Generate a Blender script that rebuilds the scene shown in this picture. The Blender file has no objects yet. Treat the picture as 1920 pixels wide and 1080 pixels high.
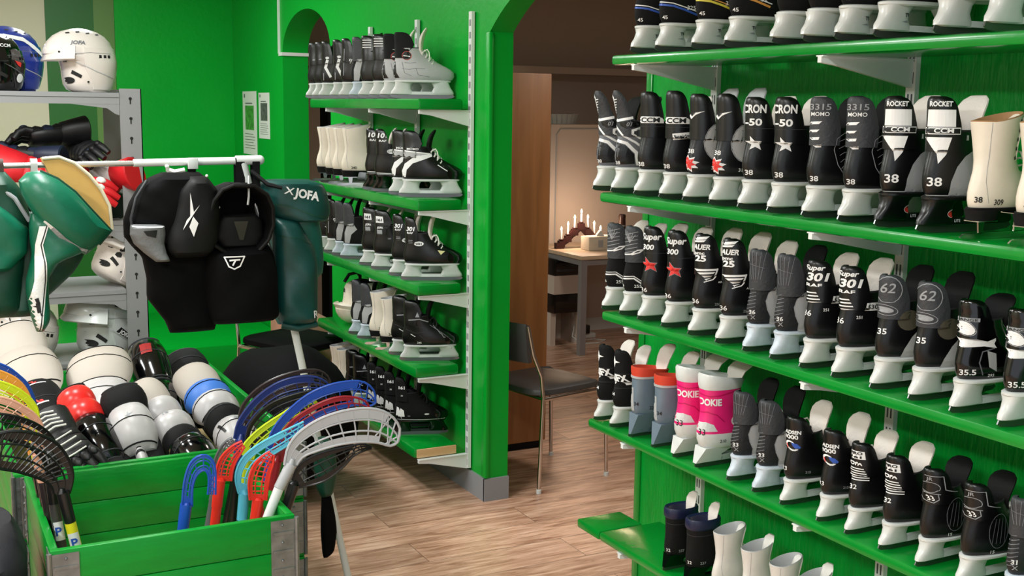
import bpy, bmesh, math, random
from math import sin, cos, pi, radians, sqrt, atan2
from mathutils import Vector, Matrix
from mathutils.bvhtree import BVHTree
SC = bpy.context.scene
COL = SC.collection
random.seed(7)

# ---------------------------------------------------------------- camera, world, lights, exposure
cd = bpy.data.cameras.new('camera'); cam = bpy.data.objects.new('camera', cd); COL.objects.link(cam)
YAW, PIT, ROL, CAMH = 0.4842, 0.1524, 0.0140, 1.6418
cd.sensor_width = 36; cd.lens = 2189.96 / 1920 * 36; cd.clip_start = .05
_F = Vector((sin(YAW)*cos(PIT), cos(YAW)*cos(PIT), -sin(PIT)))
_R = Vector((cos(YAW), -sin(YAW), 0)); _U = _R.cross(_F)
_R2 = _R*cos(ROL) + _U*sin(ROL); _U2 = -_R*sin(ROL) + _U*cos(ROL)
M = Matrix((_R2, _U2, -_F)).transposed().to_4x4(); M.translation = (0, 0, CAMH)
cam.matrix_world = M
SC.camera = cam
vs = SC.view_settings
vs.view_transform = 'Standard'; vs.look = 'None'; vs.gamma = 1; vs.use_curve_mapping = False
vs.exposure = 0.68
w = bpy.data.worlds.new('world'); SC.world = w; w.use_nodes = True
w.node_tree.nodes['Background'].inputs[0].default_value = (.86, .93, 1, 1)
w.node_tree.nodes['Background'].inputs[1].default_value = .64

def area(name, loc, size, energy, color=(1, 1, 1), rot=(0, 0, 0), sy=None, spread=None):
    l = bpy.data.lights.new(name, 'AREA'); l.shape = 'RECTANGLE'; l.size = size; l.size_y = sy or size
    l.energy = energy; l.color = color
    if spread: l.spread = spread
    o = bpy.data.objects.new(name, l); COL.objects.link(o); o.location = loc; o.rotation_euler = rot
    return o
COOL = (.96, 1, .98)
area('ceiling_lamp_light', (.25, .3, 2.66), .28, 31, COOL, sy=1.2)
area('ceiling_lamp_light', (.35, 3.5, 2.66), .28, 31, COOL, sy=1.2)
area('ceiling_lamp_light', (-1.5, 1.6, 2.66), .28, 54, COOL, sy=1.2)
area('ceiling_lamp_light', (-1.2, 4.6, 2.66), .28, 44, COOL, sy=1.2)
area('ceiling_lamp_light', (.9, 6.3, 2.66), .28, 28, COOL, sy=1.2)
area('ceiling_lamp_light', (3.6, 4.2, 2.5), .3, 14, (1, .88, .78), sy=.6)

# ---------------------------------------------------------------- materials
MATS = {}
def lin(c):
    return tuple(((x/255)/12.92 if x/255 <= .04045 else ((x/255+.055)/1.055)**2.4) for x in c)
def mat(name, rgb, rough=.5, metal=0., spec=.5, coat=0., bump=0., bscale=40., var=0., vscale=6., emit=None, estr=1., trans=0., alpha=1., stretch=None):
    if name in MATS: return MATS[name]
    m = bpy.data.materials.new(name); m.use_nodes = True
    nt = m.node_tree; b = nt.nodes['Principled BSDF']
    c = lin(rgb) + (1,)
    b.inputs['Base Color'].default_value = c
    b.inputs['Roughness'].default_value = rough; b.inputs['Metallic'].default_value = metal
    b.inputs['Specular IOR Level'].default_value = spec
    b.inputs['Coat Weight'].default_value = coat
    b.inputs['Coat Roughness'].default_value = .08
    b.inputs['Transmission Weight'].default_value = trans
    b.inputs['Alpha'].default_value = alpha
    if emit:
        b.inputs['Emission Color'].default_value = lin(emit) + (1,); b.inputs['Emission Strength'].default_value = estr
    tc = nt.nodes.new('ShaderNodeTexCoord')
    src = tc.outputs['Object']
    if stretch:
        mp = nt.nodes.new('ShaderNodeMapping'); mp.inputs['Scale'].default_value = stretch
        nt.links.new(src, mp.inputs[0]); src = mp.outputs[0]
    if bump:
        n = nt.nodes.new('ShaderNodeTexNoise'); n.inputs['Scale'].default_value = bscale; n.inputs['Detail'].default_value = 4
        bp = nt.nodes.new('ShaderNodeBump'); bp.inputs['Strength'].default_value = bump; bp.inputs['Distance'].default_value = .01
        nt.links.new(src, n.inputs['Vector']); nt.links.new(n.outputs['Fac'], bp.inputs['Height'])
        nt.links.new(bp.outputs[0], b.inputs['Normal'])
    if var:
        n = nt.nodes.new('ShaderNodeTexNoise'); n.inputs['Scale'].default_value = vscale; n.inputs['Detail'].default_value = 5
        r = nt.nodes.new('ShaderNodeMapRange'); r.inputs[3].default_value = 1-var; r.inputs[4].default_value = 1+var
        r.inputs[1].default_value = .3; r.inputs[2].default_value = .7
        x = nt.nodes.new('ShaderNodeMix'); x.data_type = 'RGBA'; x.blend_type = 'MULTIPLY'; x.inputs[0].default_value = 1
        x.inputs[6].default_value = c
        nt.links.new(src, n.inputs['Vector']); nt.links.new(n.outputs['Fac'], r.inputs[0])
        nt.links.new(r.outputs[0], x.inputs[7]); nt.links.new(x.outputs[2], b.inputs['Base Color'])
    MATS[name] = m
    return m

GREENW = mat('green_wall_paint', (0, 160, 46), .38, spec=.25, bump=.12, bscale=30, var=.05, vscale=2)
GREENP = mat('green_panel_paint', (0, 148, 48), .34, spec=.25, bump=.5, bscale=14, var=.10, vscale=5, stretch=(1, 6, 1.2))
GREENS = mat('green_shelf_paint', (2, 134, 42), .26, spec=.35, bump=.06, bscale=30, var=.08, vscale=12, coat=.2)
GREENC = mat('green_crate_paint', (2, 136, 42), .35, spec=.3, bump=.12, bscale=18, var=.09, vscale=9, stretch=(1, 1, 5))
GREEND = mat('dark_green_paint', (26, 98, 26), .5)
GREENL = mat('olive_green_paint', (92, 128, 62), .5)
BEIGE = mat('beige_wall_paint', (206, 200, 178), .6, bump=.05)
ROOM2 = mat('back_room_wall_paint', (186, 170, 160), .7, bump=.05)
WHITEM = mat('white_powder_coat', (225, 228, 226), .35)
PLASTW = mat('white_holder_plastic', (208, 211, 209), .28, var=.05, vscale=30)
PLASTB = mat('blueish_holder_plastic', (196, 208, 220), .3, var=.1, vscale=45)
CREAM = mat('cream_leather', (226, 216, 200), .45, var=.05, vscale=20)
WHITEL = mat('white_boot_leather', (214, 210, 204), .42, var=.06, vscale=22)
BLK = mat('black_boot_leather', (7, 7, 9), .34, bump=.05, bscale=60, coat=.03)
BLKM = mat('black_matt_fabric', (5, 5, 6), .8, spec=.3, bump=.15, bscale=50)
BLKP = mat('black_gloss_plastic', (5, 5, 7), .14, coat=.3)
NAVY = mat('navy_plastic', (24, 30, 62), .4)
GREY = mat('grey_boot_nylon', (104, 106, 112), .5, bump=.1, bscale=120)
GREYD = mat('dark_grey_nylon', (52, 54, 58), .55, bump=.2, bscale=110)
GREYL = mat('silver_grey_nylon', (172, 173, 174), .42, bump=.06, bscale=100)
GREYB = mat('blue_grey_plastic', (104, 120, 134), .32, var=.12, vscale=10)
STEEL = mat('runner_steel', (116, 116, 116), .3, metal=.9)
CHROME = mat('chrome', (205, 200, 196), .14, metal=1)
GALV = mat('galvanised_steel', (132, 136, 136), .42, metal=.75, var=.22, vscale=28)
GALVR = mat('grey_rack_steel', (150, 150, 152), .42, metal=.25)
MW = mat('white_marking', (236, 236, 236), .5)
MK = mat('black_marking', (14, 14, 16), .5)
MR = mat('red_marking', (222, 52, 48), .5)
MB_ = mat('blue_marking', (44, 84, 176), .5)
MG = mat('grey_marking', (150, 152, 156), .5)
MO = mat('orange_marking', (214, 150, 70), .5)
MY = mat('yellow_marking', (214, 200, 70), .5)
PINK = mat('pink_boot_plastic', (232, 36, 120), .35, coat=.15)
REDC = mat('red_collar', (206, 66, 44), .5)
FELT = mat('white_felt_tongue', (226, 216, 208), .85, bump=.2, bscale=80)
LINER = mat('dark_boot_lining', (26, 24, 26), .9)
TAN = mat('tan_leather_lining', (170, 128, 88), .7)
LACE = mat('white_laces', (230, 228, 220), .7)
LACEK = mat('black_laces', (24, 24, 26), .7)

def floor_mat():
    m = bpy.data.materials.new('laminate_floor'); m.use_nodes = True; nt = m.node_tree; N = nt.nodes; L = nt.links
    b = N['Principled BSDF']; b.inputs['Roughness'].default_value = .32
    tc = N.new('ShaderNodeTexCoord'); mp = N.new('ShaderNodeMapping'); mp.inputs['Location'].default_value = (.37, .165, 0)
    L.new(tc.outputs['Object'], mp.inputs[0])
    br = N.new('ShaderNodeTexBrick'); L.new(mp.outputs[0], br.inputs[0])
    br.offset = .43; br.offset_frequency = 2; br.squash = 1
    br.inputs['Scale'].default_value = 1; br.inputs['Brick Width'].default_value = 1.28; br.inputs['Row Height'].default_value = .195
    br.inputs['Mortar Size'].default_value = .0018; br.inputs['Mortar Smooth'].default_value = .2; br.inputs['Bias'].default_value = 0
    br.inputs['Color1'].default_value = (0, 0, 0, 1); br.inputs['Color2'].default_value = (1, 1, 1, 1); br.inputs['Mortar'].default_value = (.5, .5, .5, 1)
    # per-plank offset for the grain
    add = N.new('ShaderNodeVectorMath'); add.operation = 'ADD'
    sc = N.new('ShaderNodeVectorMath'); sc.operation = 'SCALE'; sc.inputs[3].default_value = 7.3
    L.new(br.outputs['Color'], sc.inputs[0]); L.new(mp.outputs[0], add.inputs[0]); L.new(sc.outputs[0], add.inputs[1])
    m2 = N.new('ShaderNodeMapping'); m2.inputs['Scale'].default_value = (2.6, 20, 1); L.new(add.outputs[0], m2.inputs[0])
    n1 = N.new('ShaderNodeTexNoise'); n1.inputs['Scale'].default_value = 1.6; n1.inputs['Detail'].default_value = 9; n1.inputs['Roughness'].default_value = .62; n1.inputs['Distortion'].default_value = .9
    L.new(m2.outputs[0], n1.inputs[0])
    cr = N.new('ShaderNodeValToRGB'); e = cr.color_ramp.elements
    e[0].position = .30; e[0].color = lin((136, 92, 66)) + (1,)
    e[1].position = .70; e[1].color = lin((232, 198, 172)) + (1,)
    k = e.new(.44); k.color = lin((184, 142, 116)) + (1,)
    k = e.new(.56); k.color = lin((212, 170, 144)) + (1,)
    L.new(n1.outputs['Fac'], cr.inputs[0])
    m3 = N.new('ShaderNodeMapping'); m3.inputs['Scale'].default_value = (2.2, 6, 1); L.new(add.outputs[0], m3.inputs[0])
    n2 = N.new('ShaderNodeTexNoise'); n2.inputs['Scale'].default_value = 1.5; n2.inputs['Detail'].default_value = 3; L.new(m3.outputs[0], n2.inputs[0])
    r2 = N.new('ShaderNodeMapRange'); r2.inputs[1].default_value = .25; r2.inputs[2].default_value = .42; r2.inputs[3].default_value = .74; r2.inputs[4].default_value = 1
    L.new(n2.outputs['Fac'], r2.inputs[0])
    r3 = N.new('ShaderNodeMapRange'); r3.inputs[3].default_value = .86; r3.inputs[4].default_value = 1.12; L.new(br.outputs['Color'], r3.inputs[0])
    mu = N.new('ShaderNodeMath'); mu.operation = 'MULTIPLY'; L.new(r2.outputs[0], mu.inputs[0]); L.new(r3.outputs[0], mu.inputs[1])
    mm = N.new('ShaderNodeMapRange'); mm.inputs[3].default_value = 1; mm.inputs[4].default_value = .45; L.new(br.outputs['Fac'], mm.inputs[0])
    mv = N.new('ShaderNodeMath'); mv.operation = 'MULTIPLY'; L.new(mu.outputs[0], mv.inputs[0]); L.new(mm.outputs[0], mv.inputs[1])
    x = N.new('ShaderNodeMix'); x.data_type = 'RGBA'; x.blend_type = 'MULTIPLY'; x.inputs[0].default_value = 1
    L.new(cr.outputs[0], x.inputs[6]); L.new(mv.outputs[0], x.inputs[7]); L.new(x.outputs[2], b.inputs['Base Color'])
    return m
FLOOR = floor_mat()

def wood_mat(name, c1, c2, scale, rough=.45):
    m = bpy.data.materials.new(name); m.use_nodes = True; nt = m.node_tree; N = nt.nodes; L = nt.links
    b = N['Principled BSDF']; b.inputs['Roughness'].default_value = rough
    tc = N.new('ShaderNodeTexCoord'); mp = N.new('ShaderNodeMapping'); mp.inputs['Scale'].default_value = scale
    L.new(tc.outputs['Object'], mp.inputs[0])
    n = N.new('ShaderNodeTexNoise'); n.inputs['Scale'].default_value = 2; n.inputs['Detail'].default_value = 8; n.inputs['Distortion'].default_value = .6
    L.new(mp.outputs[0], n.inputs[0])
    cr = N.new('ShaderNodeValToRGB'); cr.color_ramp.elements[0].position = .35; cr.color_ramp.elements[1].position = .65
    cr.color_ramp.elements[0].color = lin(c1) + (1,); cr.color_ramp.elements[1].color = lin(c2) + (1,)
    L.new(n.outputs['Fac'], cr.inputs[0]); L.new(cr.outputs[0], b.inputs['Base Color'])
    return m
OAK = wood_mat('oak_cupboard_veneer', (140, 92, 50), (160, 108, 62), (9, 9, .8))
PINE = wood_mat('raw_pine', (206, 166, 118), (222, 188, 144), (1, 12, 12))
BIRCH = wood_mat('birch_table_top', (206, 178, 150), (222, 196, 168), (2, 14, 2))

# ---------------------------------------------------------------- mesh builder
class MB:
    def __init__(s): s.v = []; s.f = []; s.m = []; s.sharp = 40
    def add(s, vs_, fs, mi=0):
        o = len(s.v); s.v.extend([tuple(v) for v in vs_])
        for f in fs: s.f.append(tuple(o+i for i in f)); s.m.append(mi)
        return s
    def box(s, a, b, mi=0, rot=None, at=None):
        x0, y0, z0 = a; x1, y1, z1 = b
        V = [Vector(p) for p in ((x0,y0,z0),(x1,y0,z0),(x1,y1,z0),(x0,y1,z0),(x0,y0,z1),(x1,y0,z1),(x1,y1,z1),(x0,y1,z1))]
        if rot is not None: V = [rot @ p for p in V]
        if at is not None: V = [p + Vector(at) for p in V]
        return s.add(V, [(0,3,2,1),(4,5,6,7),(0,1,5,4),(1,2,6,5),(2,3,7,6),(3,0,4,7)], mi)
    def cbox(s, a, b, c=.005, mi=0):
        """box with chamfered edges"""
        bm = bmesh.new(); bmesh.ops.create_cube(bm, size=1)
        for v in bm.verts: v.co = Vector((a[i] + (v.co[i]+.5)*(b[i]-a[i]) for i in range(3)))
        bmesh.ops.bevel(bm, geom=bm.edges[:], offset=c, segments=2, affect='EDGES', profile=.5)
        bm.verts.index_update()
        s.add([v.co[:] for v in bm.verts], [[v.index for v in f.verts] for f in bm.faces], mi); bm.free(); return s
    def prism(s, prof, lo, hi, axis='y', mi=0, wf=None):
        """prof: list of (u,v). extruded along axis between lo and hi; wf(v)->(lo,hi)"""
        n = len(prof); V = []
        for k in range(2):
            for (u, v) in prof:
                e = (lo, hi)[k] if wf is None else wf(u, v)[k]
                V.append({'y': (u, e, v), 'x': (e, u, v), 'z': (u, v, e)}[axis])
        fs = [tuple(range(n)), tuple(range(2*n-1, n-1, -1))]
        for i in range(n): j = (i+1) % n; fs.append((i, i+n, j+n, j))
        return s.add(V, fs, mi)
    def loft(s, rings, mi=0, cap0=True, cap1=True, closed=True, mf=None):
        n = len(rings[0]); o = len(s.v)
        for r in rings: s.v.extend([tuple(p) for p in r])
        for k in range(len(rings)-1):
            for i in range(n if closed else n-1):
                j = (i+1) % n
                f = (o+k*n+i, o+k*n+j, o+(k+1)*n+j, o+(k+1)*n+i)
                s.f.append(f); s.m.append(mf(k, i) if mf else mi)
        if cap0: s.f.append(tuple(o+i for i in range(n-1, -1, -1))); s.m.append(mi)
        if cap1: s.f.append(tuple(o+(len(rings)-1)*n+i for i in range(n))); s.m.append(mi)
        return s
    def tube(s, pts, r, n=8, mi=0, closed=False, flat=None):
        """tube along pts; r number or list; flat=(a,b,up) elliptical section"""
        pts = [Vector(p) for p in pts]; N = len(pts)
        rr = r if isinstance(r, (list, tuple)) else [r]*N
        rings = []; up = None
        for k, p in enumerate(pts):
            if closed: t = pts[(k+1) % N] - pts[k-1]
            else: t = pts[min(k+1, N-1)] - pts[max(k-1, 0)]
            if t.length < 1e-9: t = Vector((0, 0, 1))
            t.normalize()
            if up is None:
                up = Vector((0, 0, 1)) if abs(t.z) < .9 else Vector((1, 0, 0))
            x = up.cross(t)
            if x.length < 1e-5: x = Vector((1, 0, 0)).cross(t)
            x.normalize(); y = t.cross(x).normalized(); up = y
            rings.append([p + x*(rr[k]*cos(2*pi*i/n)) + y*(rr[k]*sin(2*pi*i/n)) for i in range(n)])
        if closed:
            rings.append(rings[0]); return s.loft(rings, mi, False, False)
        return s.loft(rings, mi)
    def ball(s, c, r, n=12, m=8, mi=0, rot=None):
        rx, ry, rz = r if isinstance(r, (tuple, list)) else (r, r, r)
        rings = []
        for k in range(m+1):
            a = -pi/2 + pi*k/m; q = max(cos(a), .02)
            R = []
            for i in range(n):
                p = Vector((rx*q*cos(2*pi*i/n), ry*q*sin(2*pi*i/n), rz*sin(a)))
                if rot is not None: p = rot @ p
                R.append(p + Vector(c))
            rings.append(R)
        return s.loft(rings, mi)
    def lathe(s, prof, c=(0, 0, 0), n=20, mi=0, cap0=True, cap1=True):
        return s.loft([[(c[0]+r*cos(2*pi*i/n), c[1]+r*sin(2*pi*i/n), c[2]+z) for i in range(n)] for r, z in prof], mi, cap0, cap1)
    def xf(s, Mx):
        s.v = [tuple(Mx @ Vector(v)) for v in s.v]; return s
    def bvh(s): return BVHTree.FromPolygons([Vector(v) for v in s.v], s.f)
    def build(s, name, mats, parent=None, loc=None, smooth=True, angle=None, props=None, bevel=0, subsurf=0):
        me = bpy.data.meshes.new(name)
        me.from_pydata(s.v, [], s.f)
        if not isinstance(mats, (list, tuple)): mats = [mats]
        for m_ in mats: me.materials.append(m_)
        me.polygons.foreach_set('material_index', s.m)
        bm = bmesh.new(); bm.from_mesh(me); bmesh.ops.recalc_face_normals(bm, faces=bm.faces[:]); bm.to_mesh(me); bm.free()
        if smooth:
            me.polygons.foreach_set('use_smooth', [True]*len(me.polygons))
            me.set_sharp_from_angle(angle=radians(angle or s.sharp))
        me.update()
        o = bpy.data.objects.new(name, me); COL.objects.link(o)
        if parent: o.parent = parent
        if loc: o.location = loc
        if bevel:
            b = o.modifiers.new('bevel', 'BEVEL'); b.width = bevel; b.segments = 2; b.limit_method = 'ANGLE'
        if subsurf:
            b = o.modifiers.new('sub', 'SUBSURF'); b.levels = subsurf; b.render_levels = subsurf
        if props:
            for k, v in props.items(): o[k] = v
        return o

def thing(name, label, cat, loc=(0, 0, 0), rz=0, group=None):
    o = bpy.data.objects.new(name, None); COL.objects.link(o)
    o.empty_display_size = .1
    o.location = loc; o.rotation_euler = (0, 0, rz); o['label'] = label; o['category'] = cat
    if group: o['group'] = group
    return o
def tag(o, label, cat, group=None, kind=None):
    o['label'] = label; o['category'] = cat
    if group: o['group'] = group
    if kind: o['kind'] = kind
    return o
def struct(o): o['kind'] = 'structure'; return o
def kids(o): return [c for c in bpy.data.objects if c.parent == o]
def dup(root, loc, rz, label, group=None, scale=None):
    r = root.copy(); COL.objects.link(r); r.location = loc; r.rotation_euler = (0, 0, rz)
    if scale: r.scale = (scale,)*3
    r['label'] = label
    if group: r['group'] = group
    for ch in kids(root):
        c = ch.copy(); COL.objects.link(c); c.parent = r
        for g in kids(ch):
            d = g.copy(); COL.objects.link(d); d.parent = c
    return r

# ---------------------------------------------------------------- text and flat shapes laid onto curved surfaces
_TX = {}
def text2d(s, bold=.012):
    if s in _TX: return _TX[s]
    cu = bpy.data.curves.new('text', 'FONT'); cu.body = s; cu.size = 1; cu.resolution_u = 3; cu.offset = bold
    cu.fill_mode = 'FRONT'
    ob = bpy.data.objects.new('text', cu)
    me = bpy.data.meshes.new_from_object(ob)
    vs_ = [(v.co.x, v.co.y) for v in me.vertices]; fs = [tuple(p.vertices) for p in me.polygons]
    bpy.data.objects.remove(ob); bpy.data.meshes.remove(me); bpy.data.curves.remove(cu)
    xs = [v[0] for v in vs_] or [0]; cx = (min(xs)+max(xs))/2
    vs_ = [(x-cx, y-.35) for x, y in vs_]
    _TX[s] = (vs_, fs, max(xs)-min(xs)); return _TX[s]
def tris(vs_, fs, mx):
    """fan triangulate (convex / tri input) then split long edges"""
    from mathutils.geometry import tessellate_polygon
    T = []
    for f in fs:
        if len(f) == 3: T.append([vs_[i] for i in f])
        else:
            P = [Vector((vs_[i][0], vs_[i][1], 0)) for i in f]
            for t in tessellate_polygon([P]):
                T.append([(P[i].x, P[i].y) for i in t])
    out = []
    while T:
        t = T.pop(); L = [sqrt((t[i][0]-t[(i+1) % 3][0])**2+(t[i][1]-t[(i+1) % 3][1])**2) for i in range(3)]
        k = L.index(max(L))
        if L[k] > mx:
            a, b, c = t[k], t[(k+1) % 3], t[(k+2) % 3]; m_ = ((a[0]+b[0])/2, (a[1]+b[1])/2)
            T.append([a, m_, c]); T.append([m_, b, c])
        else: out.append(t)
    return out
class Decals:
    """collects shapes per material and projects them onto a surface (BVH) from a given azimuth"""
    def __init__(s, bvh, cx=.06, cz=0): s.b = bvh; s.cx = cx; s.parts = {}; s.cz = cz; s.cy = 0; s.zm = False; s.gz = 1.
    def frame(s, az, tilt=0):
        a = radians(az); n = Vector((-cos(a), -sin(a), 0)); r = Vector((sin(a), -cos(a), 0)); u = Vector((0, 0, 1))
        if tilt:
            q = Matrix.Rotation(radians(tilt), 3, r); n = q @ n; u = q @ u
        return n, r, u
    def put(s, T, az, m_, name, off=.0009, tilt=0):
        n, r, u = s.frame(az, tilt); mb = s.parts.setdefault((name, m_.name), (MB(), m_))[0]
        for t in T:
            P = []
            for (a, b) in t:
                if s.zm:
                    if az < 60:
                        a -= .017 if b > .205 else -.003 + .020*max(0, (b-.165)/.04)
                    b = (.218-(.218-b)*.899 if b > .062 else b) if b < .218 else (.2+(b-.2)*s.gz)
                o = Vector((s.cx, s.cy, s.cz)) + r*a + u*b + n*.6
                h, hn, _, _ = s.b.ray_cast(o, -n)
                if h is None: break
                if hn.dot(n) < 0: hn = -hn
                P.append(h + hn*off + n*.0002)
            if len(P) == 3 and max((P[0]-P[1]).length, (P[1]-P[2]).length, (P[0]-P[2]).length) < .03: mb.add(P, [(0, 1, 2)])
    def text(s, t, u, z, h, az, m_, width=None, rot=0, name='lettering', off=.0013, slant=0, bold=.012, tilt=0):
        vs_, fs, wd = text2d(t, bold); k = h/.7; kx = k if width is None else width/max(wd, .01)
        c, sn = cos(radians(rot)), sin(radians(rot))
        V = [(x*kx+slant*y*k, y*k) for x, y in vs_]; V = [(u+x*c-y*sn, z+x*sn+y*c) for x, y in V]
        s.put(tris(V, fs, .009), az, m_, name, off, tilt)
    def poly(s, P, az, m_, name='panel', off=.0007, tilt=0):
        s.put(tris(P, [tuple(range(len(P)))], .011), az, m_, name, off, tilt)
    def line(s, P, wd, az, m_, name='piping', off=.001, tilt=0):
        for a, b in zip(P, P[1:]):
            dx, dy = b[0]-a[0], b[1]-a[1]; L = sqrt(dx*dx+dy*dy) or 1; nx, ny = -dy/L*wd/2, dx/L*wd/2; ex, ey = dx/L*wd*.3, dy/L*wd*.3
            s.put(tris([(a[0]-ex+nx, a[1]-ey+ny), (a[0]-ex-nx, a[1]-ey-ny), (b[0]+ex-nx, b[1]+ey-ny), (b[0]+ex+nx, b[1]+ey+ny)], [(0, 1, 2, 3)], .009), az, m_, name, off, tilt)
    def ell(s, u, z, a, b, az, m_, name='panel', off=.001, n=16, tilt=0):
        s.poly([(u+a*cos(2*pi*i/n), z+b*sin(2*pi*i/n)) for i in range(n)], az, m_, name, off, tilt)
    def ring(s, u, z, a, b, wd, az, m_, name='piping', n=18, off=.001, tilt=0):
        s.line([(u+a*cos(2*pi*i/n), z+b*sin(2*pi*i/n)) for i in range(n+1)], wd, az, m_, name, off, tilt)
    def star(s, u, z, r, az, m_, n=5, k=.42, name='star', rot=0, off=.0022):
        s.poly([(u+(r if i % 2 == 0 else r*k)*sin(pi*i/n+rot), z+(r if i % 2 == 0 else r*k)*cos(pi*i/n+rot)) for i in range(2*n)], az, m_, name, off)
    def build(s, parent):
        for (name, _), (mb, m_) in s.parts.items():
            if mb.f: mb.build(name, m_, parent, smooth=False)

def sup(cx, cy, a, b, z, n=20, e=2.5, taper=0, heel=0):
    """superellipse ring, starts at the back (-x)"""
    R = []
    for i in range(n):
        t = pi + 2*pi*i/n; c, s_ = cos(t), sin(t)
        x = math.copysign(abs(c)**(2/e), c); y = math.copysign(abs(s_)**(2/e), s_)
        R.append((cx+a*x, cy+b*y*(1-taper*max(x, 0)-heel*max(-x, 0)**1.5), z))
    return R
# ================================================================ the setting
XW, XF, XFL = 2.1192, 1.8189, 1.861
H = 2.70
struct(MB().box((-3, -2.2, -.1), (6.6, 9, 0)).build('floor', FLOOR))
CEIL = mat('ceiling_paint', (206, 206, 200), .8)
struct(MB().box((-3, -2.2, H), (6.6, 9, H+.1)).build('ceiling', CEIL))

def arch_pts(y0, y1, zs, rise, n=20, p=1.0):
    c = (y0+y1)/2; a = (y1-y0)/2
    return [(c-a*cos(pi*i/n), zs+rise*(sin(pi*i/n)**p)) for i in range(n+1)]
def arc_pts(y0, y1, zs, half, n=24):
    c = (y0+y1)/2; a = (y1-y0)/2; h = radians(half); r_ = a/sin(h)
    return [(c+r_*sin(-h+2*h*i/n), zs+r_*cos(-h+2*h*i/n)-r_*cos(h)) for i in range(n+1)]
# wall with the wide archway (near) and the narrow one (far)
A0, A1, AZ = 3.112, 4.247, 1.943
near = MB()
near.box((XW, -2.2, 0), (XW+.105, A0, H))
poly = [(A0, H), (A0, AZ)] + arc_pts(A0, A1, AZ, 40)[1:-1] + [(A1, AZ), (A1, 0), (5.3, 0), (5.3, H)]
near.prism(poly, XW, XW+.105, 'x')
struct(near.build('wall_right', GREENW, angle=30))
B0, B1, BZ = 6.19, 7.075, 1.955
far = MB()
poly = [(5.3, 0), (B0, 0), (B0, BZ)] + arch_pts(B0, B1, BZ, .235)[1:-1] + [(B1, BZ), (B1, 0), (8.26, 0), (8.26, H), (5.3, H)]
far.prism(poly, XW, XW+.16, 'x')
struct(far.build('wall_far_right', GREENW, angle=30))
# brushed panel behind the big shelf bank, with its lighter edge board
struct(MB().box((XW-.006, .1, .02), (XW, 3.085, H)).build('trim_1', GREENP))
struct(MB().cbox((XW-.012, 3.085, 0), (XW+.108, 3.118, 1.93), .004).build('trim_2', GREENS))
struct(MB().cbox((XW-.008, A1-.012, .10), (XW+.012, A1+.03, AZ), .006).build('trim_3', GREENW))
struct(MB().box((XW-.006, B1-.008, BZ-.014), (XW+.165, B1+.07, BZ+.006)).box((XW-.01, B1+.045, BZ), (XW, B1+.065, H)).build('trim_4', WHITEM))
BASE = mat('grey_baseboard', (140, 142, 146), .45)
bb = MB().box((XW-.010, A1-.008, 0), (XW, B0, .098)).box((XW-.010, A1-.010, 0), (XW+.107, A1, .098))
struct(bb.build('baseboard_right', BASE))
# end wall
ew = MB().box((1.334, 8.26, 0), (XW+.2, 8.36, H))
struct(ew.build('wall_back', GREENW))
struct(MB().box((-3, 8.30, 0), (1.334, 8.40, H)).build('wall_back_left', BEIGE))
struct(MB().box((.905, 8.285, 0), (1.205, 8.30, H)).build('trim_5', GREEND))
struct(MB().box((1.205, 8.285, 0), (1.334, 8.30, H)).build('trim_6', GREENL))
struct(MB().box((-3, -2.2, 0), (-2.9, 8.4, H)).build('wall_left', BEIGE))
struct(MB().cbox((-.6, 6.95, 0), (XW-.012, 8.25, .20), .004).build('trim_7', GREENW))
# back room beyond the archway
struct(MB().box((XW+.16, 8.0, 0), (6.6, 8.1, H)).box((XW+.105, 7.72, 1.905), (6.6, 8.0, 1.955)).build('wall_room_back', ROOM2))
struct(MB().box((6.5, 2, 0), (6.6, 8.1, H)).build('wall_room_right', ROOM2))
struct(MB().box((XW+.105, 1.9, 0), (6.6, 2, H)).build('wall_room_front', ROOM2))

# ceiling fixtures (above the frame)
LAMPM = mat('lamp_diffuser', (240, 244, 242), .4, emit=(244, 250, 248), estr=1.6)
for i, (x, y) in enumerate([(.25, .3), (.35, 3.5), (-1.5, 1.6), (-1.2, 4.6), (.9, 6.3)]):
    t = thing('ceiling_lamp', 'long white fluorescent ceiling fitting above the shop floor', 'ceiling lamp', (x, y, H), 0, 'fluorescent fittings on the shop ceiling')
    MB().box((-.17, -.64, -.022), (.17, .64, 0)).build('housing', WHITEM, t)

# ================================================================ shelf banks
SLOT = mat('rail_slot', (70, 74, 78), .6)
def rail_obj(y, z0, z1, label, group):
    t = thing('shelf_rail', label, 'shelf rail', (XW, y, z0), 0, group)
    mb = MB().box((-.020, -.014, 0), (-.0062, .014, z1-z0)); mb.build('upright', WHITEM, t)
    sl = MB(); n = int((z1-z0)/.05)
    for k in range(n):
        for d in (-.0055, .0055): sl.box((-.0206, d-.0022, .012+k*.05), (-.0198, d+.0022, .012+k*.05+.026))
    sl.build('slots', SLOT, t)
    return t
def bracket(y, z, xf, label, group, ln=None):
    """white steel bracket reaching from the rail to under the board"""
    x0 = xf + .012
    prof = [(x0, z-.003), (x0, z-.016), (x0+.05, z-.022), (XW-.02, z-.066), (XW-.02, z-.003)]
    mb = MB().prism([(u-XW, v-z) for u, v in prof], -.006, .006, 'y')
    mb.box((x0-XW, -.011, -.003), (-.02, .011, 0))
    t = tag(mb.build('shelf_bracket', WHITEM, None, (XW, y, z)), label, 'shelf bracket', group)
    return t
RZ = [1.768, 1.375, 1.027, .685, .350]
RE = [2.872, 2.918, 2.890, 2.952, 2.872]
ordn = ['top', 'second', 'third', 'fourth', 'lowest']
RT = .028
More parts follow.
